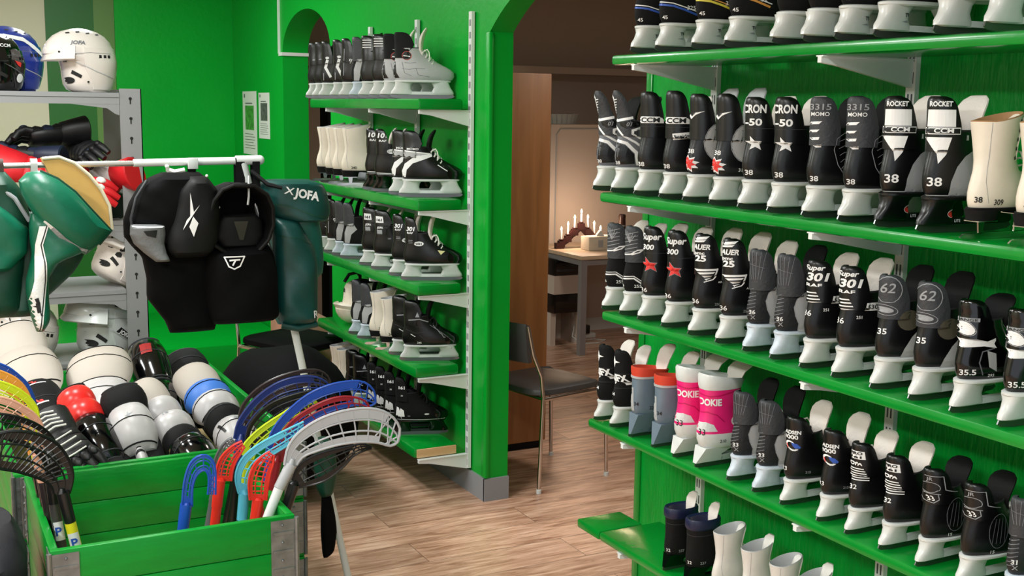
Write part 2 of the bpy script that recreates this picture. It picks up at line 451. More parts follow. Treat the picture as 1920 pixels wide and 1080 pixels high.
for i, z in enumerate(RZ):
    mb = MB().cbox((XF, .55, z), (XF+.225, RE[i], z+RT), .009)
    if i == 4: mb.cbox((XF+.0, 2.872, z-.0), (XF+.16, 3.0, z+RT), .006)
    tag(mb.build('shelf_board', GREENS), 'green painted %s shelf board of the near skate shelves on the right' % ordn[i], 'shelf', 'shelf boards of the near skate shelves')
LZ = [1.632, 1.223, .873, .523, .173]
LE = [4.366, 4.374, 4.374, 4.392, 4.400]
LL = [5.76, 5.72, 5.70, 5.68, 5.66]
LT = .045
for i, z in enumerate(LZ):
    t = thing('shelf_board', 'green painted %s shelf board of the far skate shelves beyond the archway' % ordn[i], 'shelf', (0, 0, 0), 0, 'shelf boards of the far skate shelves')
    MB().cbox((XFL, LE[i]+(.006 if i == 4 else 0), z), (XFL+.200, LL[i], z+LT), .010).build('board', GREENS, t)
    if i == 4:
        o = MB().box((XFL+.012, LE[i]-.003, z+.004), (XFL+.192, LE[i]+.007, z+LT-.006)).build('sawn_end', PINE, t)
for y in (2.758, 2.014, 1.27):
    pos = {2.758: 'end nearest the archway', 2.014: 'middle', 1.27: 'right'}[y]
    rail_obj(y, .10, 2.3, 'white slotted upright rail holding the near skate shelves, at the %s' % pos, 'upright rails of the near shelves')
    for i, z in enumerate(RZ):
        bracket(y, z, XF-.012 if i != 4 else XF-.012, 'white bracket under the %s near shelf, on the rail at the %s' % (ordn[i], pos), 'brackets of the near shelves')
for y in (4.389, 4.954, 5.544):
    pos = {4.389: 'nearest to the archway corner', 4.954: 'second from the archway', 5.544: 'farthest from the archway'}[y]
    rail_obj(y, .11, 2.03, 'white upright rail of the far skate shelves, %s' % pos, 'upright rails of the far shelves')
    for i, z in enumerate(LZ):
        bracket(y, z, XFL, 'white bracket under the %s far shelf, rail %s' % (ordn[i], pos), 'brackets of the far shelves')
# ================================================================ skates
ZM = lambda z: z if z >= .218 else .218-(.218-z)*.899
HROWS_ = [(.060,.022,.246,.028),(.068,.010,.262,.036),(.084,.003,.270,.0405),(.104,.000,.268,.0415),(.118,.001,.255,.041),(.134,.004,.228,.0395),
         (.150,.007,.200,.0378),(.166,.010,.176,.0368),(.184,.0115,.155,.0366),(.202,.0115,.141,.0370),(.218,.0105,.134,.0374)]
HROWS = [(ZM(z), b, f, w_) for z, b, f, w_ in HROWS_]
def rows_loft(rows, n=24, e=2.4, taper=.22, mb=None, mf=None, cap1=False, heel=0):
    mb = mb or MB()
    R = [sup((b+f)/2, 0, (f-b)/2, w, z, n, e, taper, heel) for z, b, f, w in rows]
    mb.loft(R, 0, True, cap1, mf=mf); return mb, R
def skate_proto(key, shell=BLK, guard=None, tongue=FELT, holder=PLASTW, lace=LACE, toe=None, sole=None, gh=1.0, sil=None, tl=.93, deco=None, gw=1.0, lacesup=True, lin_=LINER, wide=False, steel=STEEL, sharp_guard=False, tongue_h=0., gd=1.):
    t = thing('hockey_skate', key, 'ice skate')
    if sole:
        mb, R = rows_loft(HROWS, 28, 2.25, mf=lambda k, i: 1 if k < 1 else 0, heel=.26)
    else: mb, R = rows_loft(HROWS, 28, 2.25, heel=.26)
    # padded collar opening with a dark inside
    top = R[-1]; c = (.073, 0)
    def ins(k, dz): return [(c[0]+(x-c[0])*k, y*k, z+dz) for x, y, z in top]
    nb = len(mb.f)
    mb.loft([top, ins(.96, .004), ins(.88, .002), ins(.84, -.02), ins(.6, -.045)], 2, False, True)
    body = mb
    boot = mb.build('boot', [shell, sole or shell, lin_], t)
    bv = MB(); bv.v = list(mb.v); bv.f = list(mb.f)
    # toe cap
    tcap = MB(); R2 = []
    for z, b, f, w_ in HROWS[1:6]:
        ring = sup((b+f)/2, 0, (f-b)/2+.0018, w_+.0014, z, 40, 2.25, .22)
        R2.append([p for p in ring if p[0] > .205 - (z-.083)*.25])
    nmin = min(len(r) for r in R2)
    R2 = [[r[int(round(i*(len(r)-1)/(nmin-1)))] for i in range(nmin)] for r in R2]
    tcap.loft(R2, 0, False, False, closed=False); tcap.build('toe_cap', toe or (BLKP if shell in (BLK, BLKM) else shell), t)
    # tendon guard : a thick curved sheet rising at the back
    g = MB(); G = []
    rows = [(.176,.0100,.0376,.056),(.200,.0100,.0380,.058),(.218,.0090,.0380,.058),(.236,.0095,.0362,.055),(.254,.0085,.0345,.051),(.270,.0075,.0328,.047),(.281,.0075,.0300,.041),(.288,.0090,.0250,.033),(.292,.013,.017,.020)]
    if sharp_guard: rows = [(.176,.0100,.0376,.052),(.200,.0100,.0376,.050),(.218,.0090,.0374,.044),(.236,.0090,.0300,.036),(.254,.0040,.0270,.030),(.272,-.002,.0250,.030),(.290,-.008,.0230,.026),(.304,-.010,.016,.018),(.312,-.008,.009,.010)]
    for z, b, w_, d in rows:
        z2 = .200+(z-.200)*gh if z > .2 else z
        w2 = w_*(1 if z < .225 else gw); d = d*(1+(gd-1)*min(1, max(0, (z-.2)/.03)))
        out = []; m = 13
        for i in range(m):
            a = radians(-88+176*i/(m-1)); out.append((b-.0016+d*(1-cos(a)), (w2*.95+.0012)*sin(a), z2))
        inn = []
        th = min(.006, d*.4)
        for i in range(m-1, -1, -1):
            a = radians(-88+176*i/(m-1)); inn.append((b+th+(d-th*.6)*(1-cos(a))*.98, (w2*.95-th*.75)*sin(a), z2))
        G.append(out+inn)
    g.loft(G); g.build('tendon_guard', guard or shell, t)
    o = len(bv.v); bv.v += g.v; bv.f += [tuple(i+o for i in f) for f in g.f]
    # tongue
    tg = MB(); R3 = []
    for z, x, w_, th in [(.155,.150,.018,.007),(.185,.132,.025,.009),(.215,.122,.031,.011),(.240,.124,.036,.012),(.262,.129,.039,.012),(.280,.136,.039,.012),(.293,.143,.034,.010),(.302,.147,.022,.006)]:
        z2 = .2+(z-.2)*tl+(tongue_h if z > .21 else 0); ring = []
        for i in range(14):
            a = 2*pi*i/14; y = w_*sin(a); ring.append((x+th*cos(a)-4*y*y, y, z2+.25*th*cos(a)))
        R3.append(ring)
    tg.loft(R3); tg.build('tongue', tongue, t)
    # laces across the instep
    lc = MB(); steps = 7
    for k in range(steps):
        u = k/(steps-1); z = .205-.088*u**.85; x = .136+.082*u
        hw = .020
        top_ = 0.003
        pts = [(x-.006, -hw-.008, z-.006), (x, -hw, z+.001), (x+.005, 0, z+.006+top_), (x+.002, hw, z+.001), (x-.006, hw+.008, z-.006)]
        lc.tube(pts, .0034, 6)
        if k < steps-1:
            z2 = .205-.088*((k+1)/(steps-1))**.85; x2 = .136+.082*(k+1)/(steps-1)
            lc.tube([(x, -hw, z+.002), ((x+x2)/2+.005, 0, (z+z2)/2+.008), (x2, hw, z2+.002)], .0030, 6)
            lc.tube([(x, hw, z+.002), ((x+x2)/2+.006, 0, (z+z2)/2+.009), (x2, -hw, z2+.002)], .0030, 6)
    if lacesup:
        lc.tube([(.136, -.02, .206), (.150, -.034, .214), (.158, -.040, .200), (.160, -.041, .182), (.157, -.0405, .172)], .0024, 6)
    lc.build('laces', lace, t)
    # blade holder
    h = MB()
    xw = .012 if wide else 0
    h.loft([sup((x0+x1)/2, 0, (x1-x0)/2+xw*.6, w_, z, 20, 3.2) for z, x0, x1, w_ in [(.017,.006,.092,.009),(.020,-.010,.096,.0125),(.030,-.008,.088,.0150),(.044,.003,.080,.0170),(.060,.010,.082,.0205),(.073,.009,.092,.0270)]])
    h.loft([sup((x0+x1)/2, 0, (x1-x0)/2, w_, z, 20, 3.2) for z, x0, x1, w_ in [(.017,.165,.262,.009),(.021,.160,.270,.012),(.032,.172,.268,.015),(.050,.180,.256,.019),(.073,.168,.246,.027)]])
    h.prism([(.070, .018), (.19, .018), (.19, .031), (.070, .031)], -.0105, .0105)
    fl = [sup(.130, 0, .120, .0345, .0705, 24, 2.6, .25), sup(.131, 0, .126, .0375, .0735, 24, 2.6, .25), sup(.132, 0, .127, .0380, .0785, 24, 2.6, .25), sup(.132, 0, .122, .035, .081, 24, 2.6, .25)]
    h.loft(fl)
    h.build('blade_holder', holder, t, angle=35)
    o = len(bv.v); bv.v += h.v; bv.f += [tuple(i+o for i in f) for f in h.f]
    s = MB().prism([(-.010, .019), (.266, .019), (.273, .011), (.262, .004), (.225, 0), (.035, 0), (-.004, .004), (-.014, .010)], -.0017, .0017)
    s.build('steel_runner', steel, t)
    # eyelet-side seams are modelled as decals
    D = Decals(bv.bvh()); D.zm = True; D.gz = gh if gh < 1 else 1.
    if deco: deco(D)
    D.build(boot)
    return t

def dx(D, size, m_=MW, az=28, z=.092, h=.012, u=-.012):
    D.text(size, u, z, h, az, m_, name='size_number', bold=.02)
def holder_marks(D, n=0):
    pass

def d_a1(D):   # silver and black, angular piping
    for az in (5,):
        D.poly([(-.034,.30),(-.006,.312),(.012,.29),(.006,.25),(-.012,.225),(-.028,.235)], az, MW, 'guard_trim', .0009)
        D.poly([(-.027,.292),(-.008,.302),(.006,.287),(.001,.254),(-.013,.234),(-.022,.245)], az, GREYD, 'guard_panel', .0016)
    for k in range(7): D.line([(-.030+k*.0012, .236+k*.008), (-.020+k*.0012, .238+k*.008)], .0025, 35, MW, 'guard_trim')
    D.line([(-.045,.232),(-.02,.222),(.03,.232),(.07,.228)], .008, 45, MW, 'piping')
    D.poly([(-.02,.222),(.048,.226),(.05,.206),(.0,.196),(-.015,.206)], 50, BLK, 'badge')
    D.text('01', .012, .211, .013, 50, MG, slant=.3)
    D.poly([(-.045,.118),(-.045,.152),(-.012,.140),(.012,.110),(.014,.078),(-.05,.074)], 42, BLK, 'heel_panel')
    D.line([(-.046,.158),(-.010,.147),(.018,.115),(.022,.076)], .010, 42, MW)
    D.line([(-.03,.205),(-.02,.170),(.012,.150),(.05,.118)], .007, 48, MW)
    D.line([(.06,.205),(.012,.190),(.006,.178),(.02,.165),(.07,.150)], .007, 55, MW)
    D.poly([(-.045,.19),(-.030,.186),(-.03,.15),(-.046,.156)], 30, MG, 'panel', .0012)
    dx(D, '38', MW, 30, .082, .010, -.024)
def d_a3(D, extra=False):
    D.poly([(-.028,.217),(.046,.217),(.046,.236),(-.028,.236)], 40, MW, 'plate')
    D.text('CCM', .010, .2265, .013, 40, MK, width=.052, bold=.03, off=.002)
    D.line([(-.05,.206),(.07,.206)], .0012, 45, GREYD)
    if extra:
        D.poly([(-.020,.166),(.034,.172),(.040,.192),(-.012,.186)], 45, MW, 'plate')
        D.text('Rapide', .010, .179, .010, 45, MK, width=.042, rot=6, slant=.25, off=.002)
    dx(D, '38', MW, 28, .084, .013, -.022)
def d_a5(D):
    D.ell(.030,.165,.044,.056, 72, GREYL, 'side_panel', .0008, 24)
    D.ring(.030,.165,.046,.058,.0022, 72, MG)
    D.poly([(-.032,.252),(-.012,.246),(.028,.254),(.004,.243),(-.008,.232),(-.018,.240)], 30, MW, 'logo')
    D.poly([(-.012,.246),(.004,.249),(-.006,.239)], 30, MK, 'logo', .0016)
    D.star(-.020, .098, .027, 18, MW, 9, .62, 'leaf_outline')
    D.star(-.020, .099, .021, 18, MR, 7, .55, 'leaf', 0, .0032)
    D.text('38', -.018, .136, .013, 22, MW, bold=.02, name='size_number')
    D.text('311', .022, .086, .010, 62, MW, name='size_number')
def d_a7(D):
    D.text('ICRON', .0, .262, .020, 38, MW, width=.062, bold=.035)
    D.text('I-50', -.002, .228, .017, 38, MW, width=.050, bold=.03)
    D.star(-.008, .168, .022, 32, MW)
    D.line([(-.05,.210),(.07,.212)], .0012, 45, GREYD)
    dx(D, '38', MW, 30, .086, .014, -.018)
def d_a9(D):
    D.text('3315', .002, .268, .014, 38, MG, width=.048)
    D.text('MOMO', .002, .251, .009, 38, MW, width=.042)
    for k in range(4):
        w_ = .036-.005*k
        D.poly([(-.028,.232-.020*k),(-.028+w_,.234-.020*k),(-.028+w_*.8,.227-.020*k),(-.024,.226-.020*k)], 38, MW, 'stripes')
    D.line([(.03,.206),(.008,.19),(.004,.16),(.016,.12),(.04,.086)], .0016, 68, MG)
    for k in range(5): D.line([(.012+.003*k,.182-.018*k),(.03,.19-.018*k),(.07,.19-.018*k)], .0012, 72, MG)
    dx(D, '38', MW, 30, .084, .013, -.018)
def d_a11(D):
    D.text('ROCKET', .005, .276, .010, 38, MW, width=.044, bold=.03)
    D.poly([(-.020,.264),(.034,.264),(.036,.228),(-.020,.228)], 38, MW)
    D.line([(-.02,.219),(.040,.219)], .015, 40, MW, 'plate')
    D.line([(-.02,.219),(.040,.219)], .011, 40, MK, 'plate', .0015)
    D.text('CCM', .012, .220, .009, 40, MW, width=.038, bold=.03, off=.0022)
    D.poly([(-.024,.2045),(.030,.2045),(.002,.166),(-.014,.142)], 38, MW)
    D.poly([(.050,.172),(.075,.180),(.085,.066),(.000,.066),(.002,.10),(.014,.135),(.032,.160)], 66, MG, 'side_panel')
    dx(D, '38', MW, 30, .100, .020, -.012)
    D.text('II', .03, .204, .012, 74, MW)
    D.ell(.030, .042, .022, .010, 60, MR, 'holder_badge', .0012)
    D.ring(.030, .042, .022, .010, .002, 60, MW, 'holder_badge')
    D.text('LITE', .036, .026, .006, 60, MW)
def d_b1(D):
    for k in range(6):
        D.line([(-.025+.008*k,.285-.004*k),(-.002,.240)], .0018, 38, MG, 'web_lines')
        D.line([(-.03,.262-.012*k),(.022,.275-.012*k)], .0018, 38, MG, 'web_lines')
    D.line([(-.044,.196),(.0,.202),(.02,.216),(.036,.218),(.026,.208),(.0,.200)], .004, 42, MW)
    D.line([(-.046,.112),(-.01,.114),(.014,.094),(.03,.080)], .005, 42, MW)
    D.line([(-.046,.120),(-.01,.122),(.018,.100),(.034,.088)], .0025, 42, MW)
    D.text('255', .0, .086, .011, 46, MW, name='size_number'); D.text('36', -.030, .088, .009, 24, MW, name='size_number')
def d_b3(D):
    D.text('Super', .004, .262, .019, 38, MW, width=.058, bold=.03, slant=.15)
    D.text('300', -.004, .230, .015, 38, MW, width=.036, bold=.03, slant=.1)
    D.star(-.010, .170, .025, 30, MR)
    D.star(-.010, .170, .028, 30, MG, 5, .44, 'star_outline', 0, .0011)
    D.line([(-.05,.210),(.07,.212)], .0012, 45, GREYD)
    dx(D, '36', MW, 30, .086, .014, -.026)
def d_b5(D):
    D.poly([(-.022,.282),(.020,.286),(.012,.278),(-.024,.274)], 38, MW, 'logo'); D.poly([(-.024,.273),(.012,.276),(.006,.270),(-.022,.268)], 38, MW, 'logo')
    D.text('BAUER', -.004, .256, .014, 38, MW, width=.058, bold=.035, slant=.2)
    D.text('pmc', -.006, .239, .009, 38, MW, width=.030, bold=.03)
    D.text('25', -.002, .224, .016, 38, MW, width=.032, bold=.04)
    for k in range(4):
        D.poly([(-.030+.006*k,.190-.010*k),(.036-.010*k,.193-.010*k),(.030-.012*k,.187-.010*k),(-.024+.006*k,.184-.010*k)], 40, MW, 'wing')
    D.line([(.036,.193),(.010,.158),(-.012,.150)], .003, 40, MW, 'wing')
    D.text('AIR 25', .026, .150, .006, 66, MW)
    dx(D, '36', MW, 30, .090, .014, -.024); D.text('250', .018, .080, .008, 62, MG, name='size_number')
def d_k(sz):
    def f(D):
        P = [(.065,.186),(.040,.188),(.015,.180),(-.002,.162),(-.009,.138),(-.004,.112),(.006,.090),(.006,.064),(.028,.064),(.028,.092),(.040,.112),(.07,.125)]
        D.poly(P, 70, GREYL, 'side_panel', .0010)
        D.line([(.040,.188),(.015,.180),(-.002,.162),(-.009,.138),(-.004,.112),(.006,.090),(.006,.068)], .003, 70, MG)
        for k in range(8): D.line([(-.036,.168-.011*k),(-.014,.176-.011*k)], .0022, 30, GREY, 'heel_ribs')
        for k in range(5): D.line([(-.026+.012*k,.285),(-.014+.006*k,.205)], .0015, 38, GREY, 'guard_seams')
        D.line([(-.02,.250),(.02,.240)], .0015, 38, GREY, 'guard_seams')
        D.text(sz, -.022, .104, .012, 32, MW, bold=.02, name='size_number')
        D.text('X', -.020, .088, .012, 32, MG)
    return f
def d_b9(D):
    D.text('Super', -.002, .272, .014, 38, MW, width=.048, bold=.02, slant=.25)
    D.text('301', .004, .246, .022, 38, MW, width=.052, bold=.035, slant=.2)
    D.text('RAF', -.004, .222, .010, 38, MW, width=.040, bold=.03)
    for k in range(4): D.line([(-.032,.198-.009*k),(.000,.199-.009*k)], .0035, 38, MW, 'stripes')
    D.poly([(.006,.168),(.052,.168),(.056,.190),(.010,.190)], 68, MW, 'badge'); D.text('S301', .031, .179, .012, 68, MK, width=.036, off=.002)
    D.text('251', -.002, .150, .008, 60, MW, name='size_number')
    dx(D, '36', MW, 26, .140, .015, -.026)
def d_b11(D):
    D.text('62', .0, .258, .026, 38, MG, width=.034, slant=.2)
    D.ring(0, .252, .030, .036, .0018, 38, MG)
    D.ell(-.010, .196, .022, .008, 36, MG, 'badge'); D.ring(-.010, .196, .030, .014, .0015, 36, MG)
    D.ell(.018, .168, .030, .028, 70, mat('olive_mesh', (74, 70, 56), .7), 'mesh_panel')
    D.poly([(.004,.066),(.085,.066),(.085,.165),(.060,.155),(.030,.122),(.012,.09)], 66, GREYL, 'side_panel', .0014)
    D.line([(-.052,.150),(-.054,.10),(-.046,.072)], .003, 24, MW)
    dx(D, '35', MW, 30, .138, .015, -.022)
def d_b13(D):
    D.poly([(-.030,.222),(.024,.222),(.024,.234),(-.030,.234)], 36, MG, 'plate'); D.text('LANGE', -.003, .228, .008, 36, MK, width=.044, off=.002)
    D.ell(-.010, .198, .022, .017, 34, MW, 'badge'); D.ring(-.010, .198, .024, .019, .0016, 34, MG)
    D.poly([(-.042,.172),(.0,.170),(.020,.164),(.040,.172),(.034,.158),(.040,.146),(.014,.152),(-.044,.148)], 40, MW, 'strap')
    D.line([(.03,.146),(.0,.138),(-.006,.11),(.006,.078)], .003, 66, GREY)
    D.poly([(.010,.140),(.034,.132),(.040,.085),(.018,.098)], 70, GREYL, 'side_panel')
    dx(D, '35.5', MW, 30, .086, .014, -.010); D.text('293', .030, .076, .008, 60, MW, name='size_number')
def d_c1(D):
    D.star(-.012, .250, .022, 30, MW, 4, .3)
    D.poly([(-.034,.196),(-.020,.200),(-.016,.176),(-.030,.160)], 32, MW, 'logo'); D.text('FX', .002, .188, .026, 38, MW, width=.044, bold=.05)
    D.poly([(-.004,.172),(.028,.174),(.026,.160),(.004,.158)], 40, MW, 'logo')
    for z in (.145, .205): D.line([(-.05,z),(.06,z)], .0015, 40, GREYD)
    dx(D, '34', MW, 26, .120, .012, -.030)
def d_c9(D):
    D.text('MADSEN', -.006, .232, .014, 36, MW, width=.056, bold=.035)
    D.text('3000', -.006, .208, .013, 36, MW, width=.042, bold=.03)
    D.ring(-.014, .178, .013, .015, .005, 34, MW, 'logo', 14); D.poly([(-.010,.190),(.006,.186),(.010,.176),(.002,.168),(-.010,.168)], 34, MB_, 'logo', .0018)
    D.line([(-.024,.185),(-.026,.172)], .003, 34, MR, 'logo', .002)
    dx(D, '33', MW, 26, .104, .013, -.030); D.text('215', .016, .090, .008, 60, MG, name='size_number')
def d_c11(D):
    D.poly([(-.034,.232),(.018,.232),(.014,.262),(-.034,.264)], 36, MW, 'plate')
    D.text('PRO', -.008, .255, .010, 36, MK, width=.034, bold=.04, off=.002); D.text('161', -.008, .240, .009, 36, MK, width=.030, bold=.04, off=.002)
    D.text('JOFA', -.010, .212, .013, 36, MW, width=.040, bold=.04)
    for k in range(6): D.line([(-.036,.196-.0075*k),(.008,.194-.0075*k)], .003, 36, MW, 'stripes')
    dx(D, '32', MW, 30, .136, .014, -.026)
def d_c13(D):
    D.text('JR', -.006, .258, .011, 36, MG, width=.016); D.ring(-.006, .226, .026, .020, .0018, 38, MG)
    D.line([(-.035,.268),(.026,.268),(.034,.215),(.060,.205)], .0022, 38, MG)
    D.line([(-.045,.206),(.020,.202)], .0022, 38, MG); D.line([(-.034,.198),(-.030,.182),(-.008,.176),(.010,.186),(.014,.200)], .0022, 38, MG)
    D.text('33', -.008, .190, .014, 36, MW, bold=.02, name='size_number')
    D.ring(.036, .136, .028, .050, .0018, 70, GREY)
    for k in range(4): D.line([(.018+.012*k,.10),(.026+.010*k,.172)], .0014, 70, GREY)
    D.text('15', .026, .076, .010, 56, MW, name='size_number')
def d_top(c1, c2, num):
    def f(D):
        D.line([(-.045,.120),(-.008,.116),(.02,.106),(.05,.092)], .006, 44, c1)
        D.line([(-.045,.128),(-.008,.124),(.02,.114),(.055,.10)], .003, 44, c2)
        D.text(num, .036, .112, .012, 60, MW, name='size_number')
        D.text('45', -.018, .082, .010, 30, MW, name='size_number')
        D.text('TUUK', .024, .052, .008, 60, MK, bold=.03)
        D.poly([(.0,.038),(.03,.044),(.018,.036)], 62, MG, 'holder_badge')
    return f
# side views of the far bank (azimuth about 90)
def d_silver(D):
    D.ell(.0, .182, .020, .020, 90, MK, 'badge'); D.ring(0, .182, .020, .020, .002, 90, REDC)
    D.line([(-.014,.182),(.014,.178)], .004, 90, MW, 'badge', .0018)
    for P in ([(-.01,.150),(.014,.146),(.04,.15)], [(-.02,.12),(.01,.116),(.04,.122),(.08,.12)], [(.04,.122),(.05,.09),(.10,.082)], [(-.02,.15),(-.01,.10),(.02,.085)]):
        D.line(P, .0016, 90, GREY, 'seams')
    D.poly([(-.062,.20),(-.052,.19),(-.044,.10),(-.03,.075),(-.056,.075)], 88, BLK, 'heel_panel')
def d_swoosh(D):
    D.poly([(-.052,.075),(-.040,.075),(-.036,.110),(-.01,.142),(.075,.176),(.072,.190),(.0,.178),(-.044,.140),(-.056,.105)], 90, MW, 'swoosh')
    D.poly([(-.055,.20),(.06,.186),(.0,.172),(-.05,.165)], 90, GREYL, 'collar_panel', .0005)
    D.line([(-.058,.204),(.07,.188)], .006, 90, MW); D.text('MOMO', -.01, .212, .010, 90, MW, width=.05)
    D.line([(.10,.135),(.15,.10)], .004, 90, MW)
def d_101(D):
    D.text('101', -.018, .262, .020, 85, MW, width=.044, bold=.04, slant=.2)
    D.text('RAF', -.018, .238, .009, 85, MW, width=.034, bold=.03)
    D.ell(.018, .186, .020, .012, 90, MW, 'badge'); D.text('S101', .018, .186, .009, 90, MK, width=.028, off=.002)
    D.line([(-.06,.075),(.14,.070)], .004, 90, MW)
def d_301s(D):
    D.text('301', -.022, .240, .018, 80, MW, width=.036, bold=.04, slant=.2); D.text('RAF', -.024, .222, .008, 80, MW, width=.028, bold=.03)
    for k in range(3): D.line([(-.034,.185-.008*k),(-.016,.184-.008*k)], .0025, 85, MG, 'stripes')
    D.ell(.010, .168, .022, .012, 90, MW, 'badge'); D.text('301', .010, .168, .010, 90, MK, width=.026, off=.002)
    D.poly([(.095,.135),(.13,.13),(.11,.112)], 90, mat('cream_marking', (216, 208, 150), .5), 'badge')
def d_161s(D):
    D.poly([(-.040,.232),(.0,.232),(-.004,.262),(-.040,.264)], 75, MW, 'plate'); D.text('161', -.022, .246, .012, 75, MK, width=.026, off=.002, bold=.04)
    D.text('JOFA', -.020, .208, .010, 80, MW, width=.030, bold=.03); D.poly([(-.036,.196),(-.010,.196),(-.008,.168),(-.034,.168)], 80, MG, 'stripes')
    D.text('260', .02, .150, .007, 90, MG, name='size_number')
def d_kside(D):
    D.poly([(-.045,.07),(-.02,.07),(-.01,.12),(.02,.15),(.0,.185),(-.03,.18),(-.045,.13)], 88, GREYL, 'side_panel')
    D.line([(.0,.23),(.07,.22)], .004, 90, MG)
def d_black4(D):
    for k in range(5): D.line([(.085+.018*k,.170-.020*k),(.10+.018*k,.150-.022*k)], .003, 90, MG, 'seams')
    D.line([(.07,.172),(.10,.150),(.15,.112),(.19,.075)], .003, 90, GREY); D.line([(-.03,.20),(.02,.205),(.06,.19)], .005, 90, MG)
    D.poly([(.0,.216),(.02,.216),(.010,.240)], 90, MG, 'badge'); D.line([(-.02,.125),(.0,.112)], .003, 90, MW)
    D.text('245', .02, .080, .010, 90, MW, name='size_number')
    for P in ([(-.04,.15),(.0,.13),(.05,.14)], [(-.02,.17),(.04,.16)], [(.02,.12),(.06,.085)]): D.line(P, .002, 90, GREYD, 'seams')
def d_momo(D):
    for k in range(4): D.line([(-.045,.270-.011*k),(-.005,.270-.011*k)], .004, 84, MW, 'stripes')
    D.line([(.0,.20),(.02,.15),(.05,.09)], .0015, 90, GREY, 'seams')
def d_92(D): D.text('92', .0, .178, .024, 86, MW, width=.030, name='lettering'); D.line([(-.04,.24),(-.045,.1)], .003, 90, MG)
def d_white1(D):
    D.line([(-.02,.19),(-.03,.15),(-.005,.10)], .014, 88, MW); D.ell(-.02, .205, .010, .007, 88, MW, 'badge'); D.line([(-.04,.118),(-.04,.08)], .004, 86, MG)
def d_skip(D): pass

def figure_proto(key, leather=WHITEL, heel=BLKM, lining=TAN, num=('38', '309'), tl=1.0, low=False, hooks=True):
    t = thing('figure_skate', key, 'ice skate')
    k = .82 if low else 1
    rows = [(.075,.004,.225,.030),(.079,.000,.240,.0335),(.095,-.004,.252,.037),(.112,-.004,.250,.0375),(.130,.000,.215,.036),(.148,.006,.178,.034),(.168,.012,.152,.033),
            (.190,.014,.140,.034),(.215,.012,.136,.037),(.240,.008,.138,.040),(.262,.004,.142,.043),(.282,.000,.148,.045)]
    rows = [(.075+(z-.075)*k, b, f, w_) for z, b, f, w_ in rows]
    mb, R = rows_loft(rows, 28, 2.3, .15)
    # top edge slopes up toward the front
    n = len(R[-1]); base = len(mb.v)-n
    for kk, fr in ((1, 1.0), (2, .6), (3, .3)):
        for i in range(n):
            idx = len(mb.v)-kk*n+i; x, y, z = mb.v[idx]
            mb.v[idx] = (x, y, z + fr*.022*max(0, (x-.03)/.11))
    top = [mb.v[base+i] for i in range(n)]
    c = (.07, 0)
    ins = lambda q, dz: [(c[0]+(x-c[0])*q, y*q, z+dz) for x, y, z in top]
    mb.loft([top, ins(.97, .003), ins(.93, .0), ins(.86, -.03), ins(.72, -.09)], 1, False, True)
    boot = mb.build('boot', [leather, lining], t)
    bv = MB(); bv.v = list(mb.v); bv.f = list(mb.f)
    tg = MB(); R3 = []
    for z, x, w_ in [(.19,.125,.026),(.23,.125,.030),(.265,.133,.032),(.290,.142,.028),(.302,.150,.016)]:
        R3.append([(x-.004+.005*cos(2*pi*i/12)-4*(w_*sin(2*pi*i/12))**2, w_*sin(2*pi*i/12), (.075+(z-.075)*k)*tl) for i in range(12)])
    tg.loft(R3); tg.build('tongue', leather, t)
    # sole and stacked heel
    s = MB(); s.loft([sup(.120, 0, .122, .033, .070, 24, 2.4, .1), sup(.120, 0, .126, .036, .074, 24, 2.4, .1), sup(.120, 0, .126, .036, .078, 24, 2.4, .1)])
    s.loft([sup(.040, 0, .038, .026, .046, 20, 2.6), sup(.040, 0, .040, .029, .060, 20, 2.6), sup(.042, 0, .046, .032, .073, 20, 2.6)])
    s.loft([sup(.180, 0, .05, .028, .062, 20, 2.4, .1), sup(.180, 0, .058, .032, .074, 20, 2.4, .1)])
    s.build('heel_and_sole', heel, t)
    # blade with stanchions and toe pick
    b = MB(); q = .0022
    b.prism([(-.030, .006), (-.020, .014), (.045, .016), (.16, .016), (.245, .020), (.262, .030), (.268, .020), (.255, .006), (.23, .0), (.02, .0), (-.02, .001)], -q, q)
    b.prism([(.030, .044), (.052, .044), (.048, .014), (.034, .014)], -q, q); b.prism([(.165, .062), (.215, .062), (.235, .018), (.16, .014)], -q, q)
    b.prism([(.008, .046), (.074, .046), (.074, .0435), (.008, .0435)], -.022, .022); b.prism([(.140, .0625), (.225, .0625), (.225, .060), (.140, .060)], -.024, .024)
    b.build('blade', CHROME, t)
    lc = MB()
    for j in range(6):
        z = .075+(.205-.085*(j/5)-.075)*k; x = .145+.075*(j/5)
        lc.tube([(x-.005, -.026, z-.006), (x+.002, -.016, z+.004), (x+.005, 0, z+.008), (x+.002, .016, z+.004), (x-.005, .026, z-.006)], .0026, 6)
    lc.build('laces', LACE, t)
    D = Decals(bv.bvh())
    if hooks:
        for j in range(5):
            D.ell(.062-.002*j, .075+(.285-.022*j-.075)*k, .005, .005, 78, MK, 'lace_hooks'); D.ell(.062-.002*j, .076+(.287-.022*j-.075)*k, .0025, .0025, 78, MG, 'lace_hooks', .0018)
    D.line([(-.02,.28*k),(-.018,.20*k),(-.022,.14),(-.012,.09)], .0012, 60, MG, 'seams')
    if num[0]: D.text(num[0], -.014, .098, .013, 32, MK, name='size_number')
    if num[1]: D.text(num[1], .012, .092, .013, 66, MK, name='size_number')
    D.build(boot)
    return t

